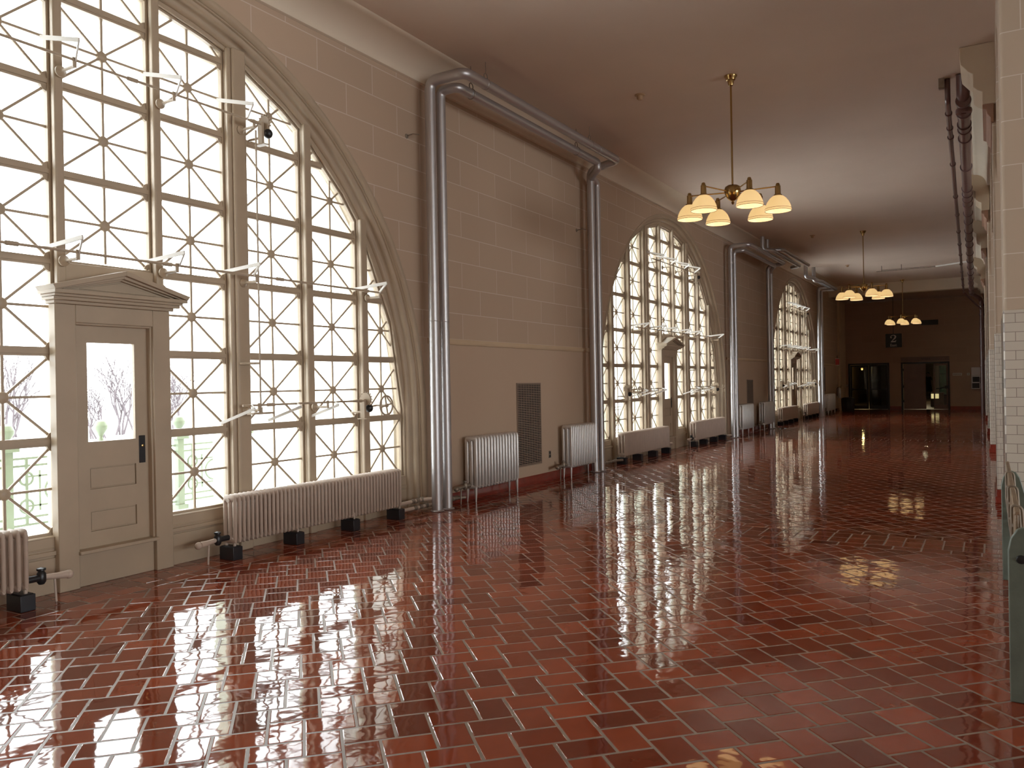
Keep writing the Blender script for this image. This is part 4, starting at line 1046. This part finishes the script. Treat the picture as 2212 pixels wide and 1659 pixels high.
def far_fittings():
    Y = YE
    r = empty('hanging_sign', (-3.80, 41.2, 0), label='dark hanging sign reading 2 East before the far wall', cat='sign')
    q = MB(); q.box(-.35, .33, -.03, .03, 2.94, 3.57); q.build('board', 'signblue', r, bevel=.01)
    e2 = empty('face', (0, -.042, 3.33)); e2.parent = r
    n = two_glyph(r, .34, 0); n.location = (-.02, -.042, 3.345)
    text('East', .17, (-.02, -.036, 3.035), 'signtext', 'lettering', r)
    bpy.data.objects.remove(e2)
    q = MB(); q.tube([(-.02, 0, 3.57), (-.02, 0, 5.25)], .012, 8); q.build('hanging_rod', 'blackmetal', r)
    q = MB(); q.box(-.36, .36, -.02, 0, 0, .24); o = q.build('high_vent', 'dark', bevel=.004); o.location = (-2.42, Y, 4.0); tag(o, 'dark rectangular vent high on the far wall', 'vent')
    # payphone
    r = empty('pay_phone', (-.52, Y-.01, .95), label='wall phone in a silver housing at the right end of the far wall', cat='phone')
    q = MB(); q.box(-.22, .22, -.16, 0, 0, .62); q.box(-.22, .22, -.10, 0, .62, 1.0); q.build('housing', 'silver', r, bevel=.01)
    q = MB(); q.box(-.17, .10, -.175, -.16, .32, .56); q.box(-.19, .10, -.175, -.16, .04, .27); q.build('recess', 'dark', r, bevel=.005)
    q = MB(); q.tube(fillet([(.14, -.16, .52), (.14, -.21, .50), (.14, -.21, .30), (.14, -.16, .28)], .03), .02, 8); q.build('handset', 'blackmetal', r)
    q = MB(); q.box(-.19, .19, -.012, 0, -.06, .06); o = q.build('wall_plaque', 'offwhite', bevel=.003); o.location = (-1.31, Y, 1.64); tag(o, 'pale lettered plaque on the far wall right of the doors', 'plaque')
    for k in range(7):
        b = MB(); b.box(-.16+k*.046, -.13+k*.046, -.015, -.012, -.025, .025); b.build('letter', 'steel', o)
    for x, w, lab in ((-.86, .11, 'small square pale plate on the far wall beside the plaque'), (-.66, .07, 'tiny pale switch plate on the far wall left of the phone')):
        q = MB(); q.box(-w/2, w/2, -.012, 0, -w/2, w/2); o = q.build('switch_plate', 'offwhite', bevel=.003); o.location = (x, Y, 1.64); tag(o, lab, 'switch plate')
        q = MB(); q.box(-w/5, w/5, -.018, -.012, -w/5, w/5); q.build('switch', 'steel', o)
    # trash can
    r = empty('trash_can', (-5.66, 40.0, 0), label='large black round trash can by the left far doors', cat='trash can')
    q = MB(); q.lathe([(.001, 0), (.25, 0), (.27, .05), (.29, .58), (.28, .60), (.26, .60), (.24, .1), (.001, .08)], (0, 0, 0), 28); q.build('bin', 'dark', r)
    q = MB(); q.torus((0, 0, .60), .28, .014, 'z', 28, 8); q.build('rim', 'blackmetal', r)
    q = MB(); q.lathe([(.28, .60), (.27, .64), (.18, .67), (.001, .68)], (0, 0, 0), 28); q.build('lid', 'blackmetal', r)
    # fire extinguisher
    r = empty('fire_extinguisher', (-6.12, 40.6, .62), label='silver fire extinguisher on the wall above the black trash can', cat='fire extinguisher')
    q = MB(); q.lathe([(.001, 0), (.07, 0), (.08, .02), (.08, .38), (.06, .45), (.025, .48), (.025, .51)], (0, 0, 0), 20); q.build('cylinder', 'silver', r)
    q = MB(); q.box(-.02, .10, -.012, .012, .50, .515); q.bar((-.02, 0, .53), (.12, 0, .58), .02, .012); q.build('lever', 'blackmetal', r)
    q = MB(); q.tube(fillet([(-.02, 0, .51), (-.09, 0, .48), (-.10, 0, .2), (-.09, 0, .1)], .04), .012, 8); q.build('hose', 'blackmetal', r)
    q = MB(); q.box(-.05, .0, -.10, .10, -.16, .16); o = q.build('exit_sign', 'offwhite', bevel=.004); o.location = (-6.12, 40.2, 2.32); o.rotation_euler = (0, 0, -1.1); tag(o, 'small red and white lit box sign high beside the left far doors', 'sign')
    b = MB(); b.box(.0, .012, -.085, .085, -.14, .14); b.build('face', 'exitlight', o)
    b = MB(); b.tube([(-.02, 0, 0), (-.085, -.115, 0)], .014, 8); b.tube([(-.015, 0, .15), (-.015, 0, .30)], .012, 8); b.build('arm', 'blackmetal', o)
    q = MB(); q.box(-.035, .035, -.02, 0, -.06, .06); o = q.build('door_button', 'brightplate', bevel=.004); o.location = (-6.10, Y, 1.18); tag(o, 'bright metal push plate left of the left far doors', 'push plate')
M['brightplate'] = mat('bright_plate', (0.9, 0.9, 0.95), 0.15, metal=0.9)
far_fittings()
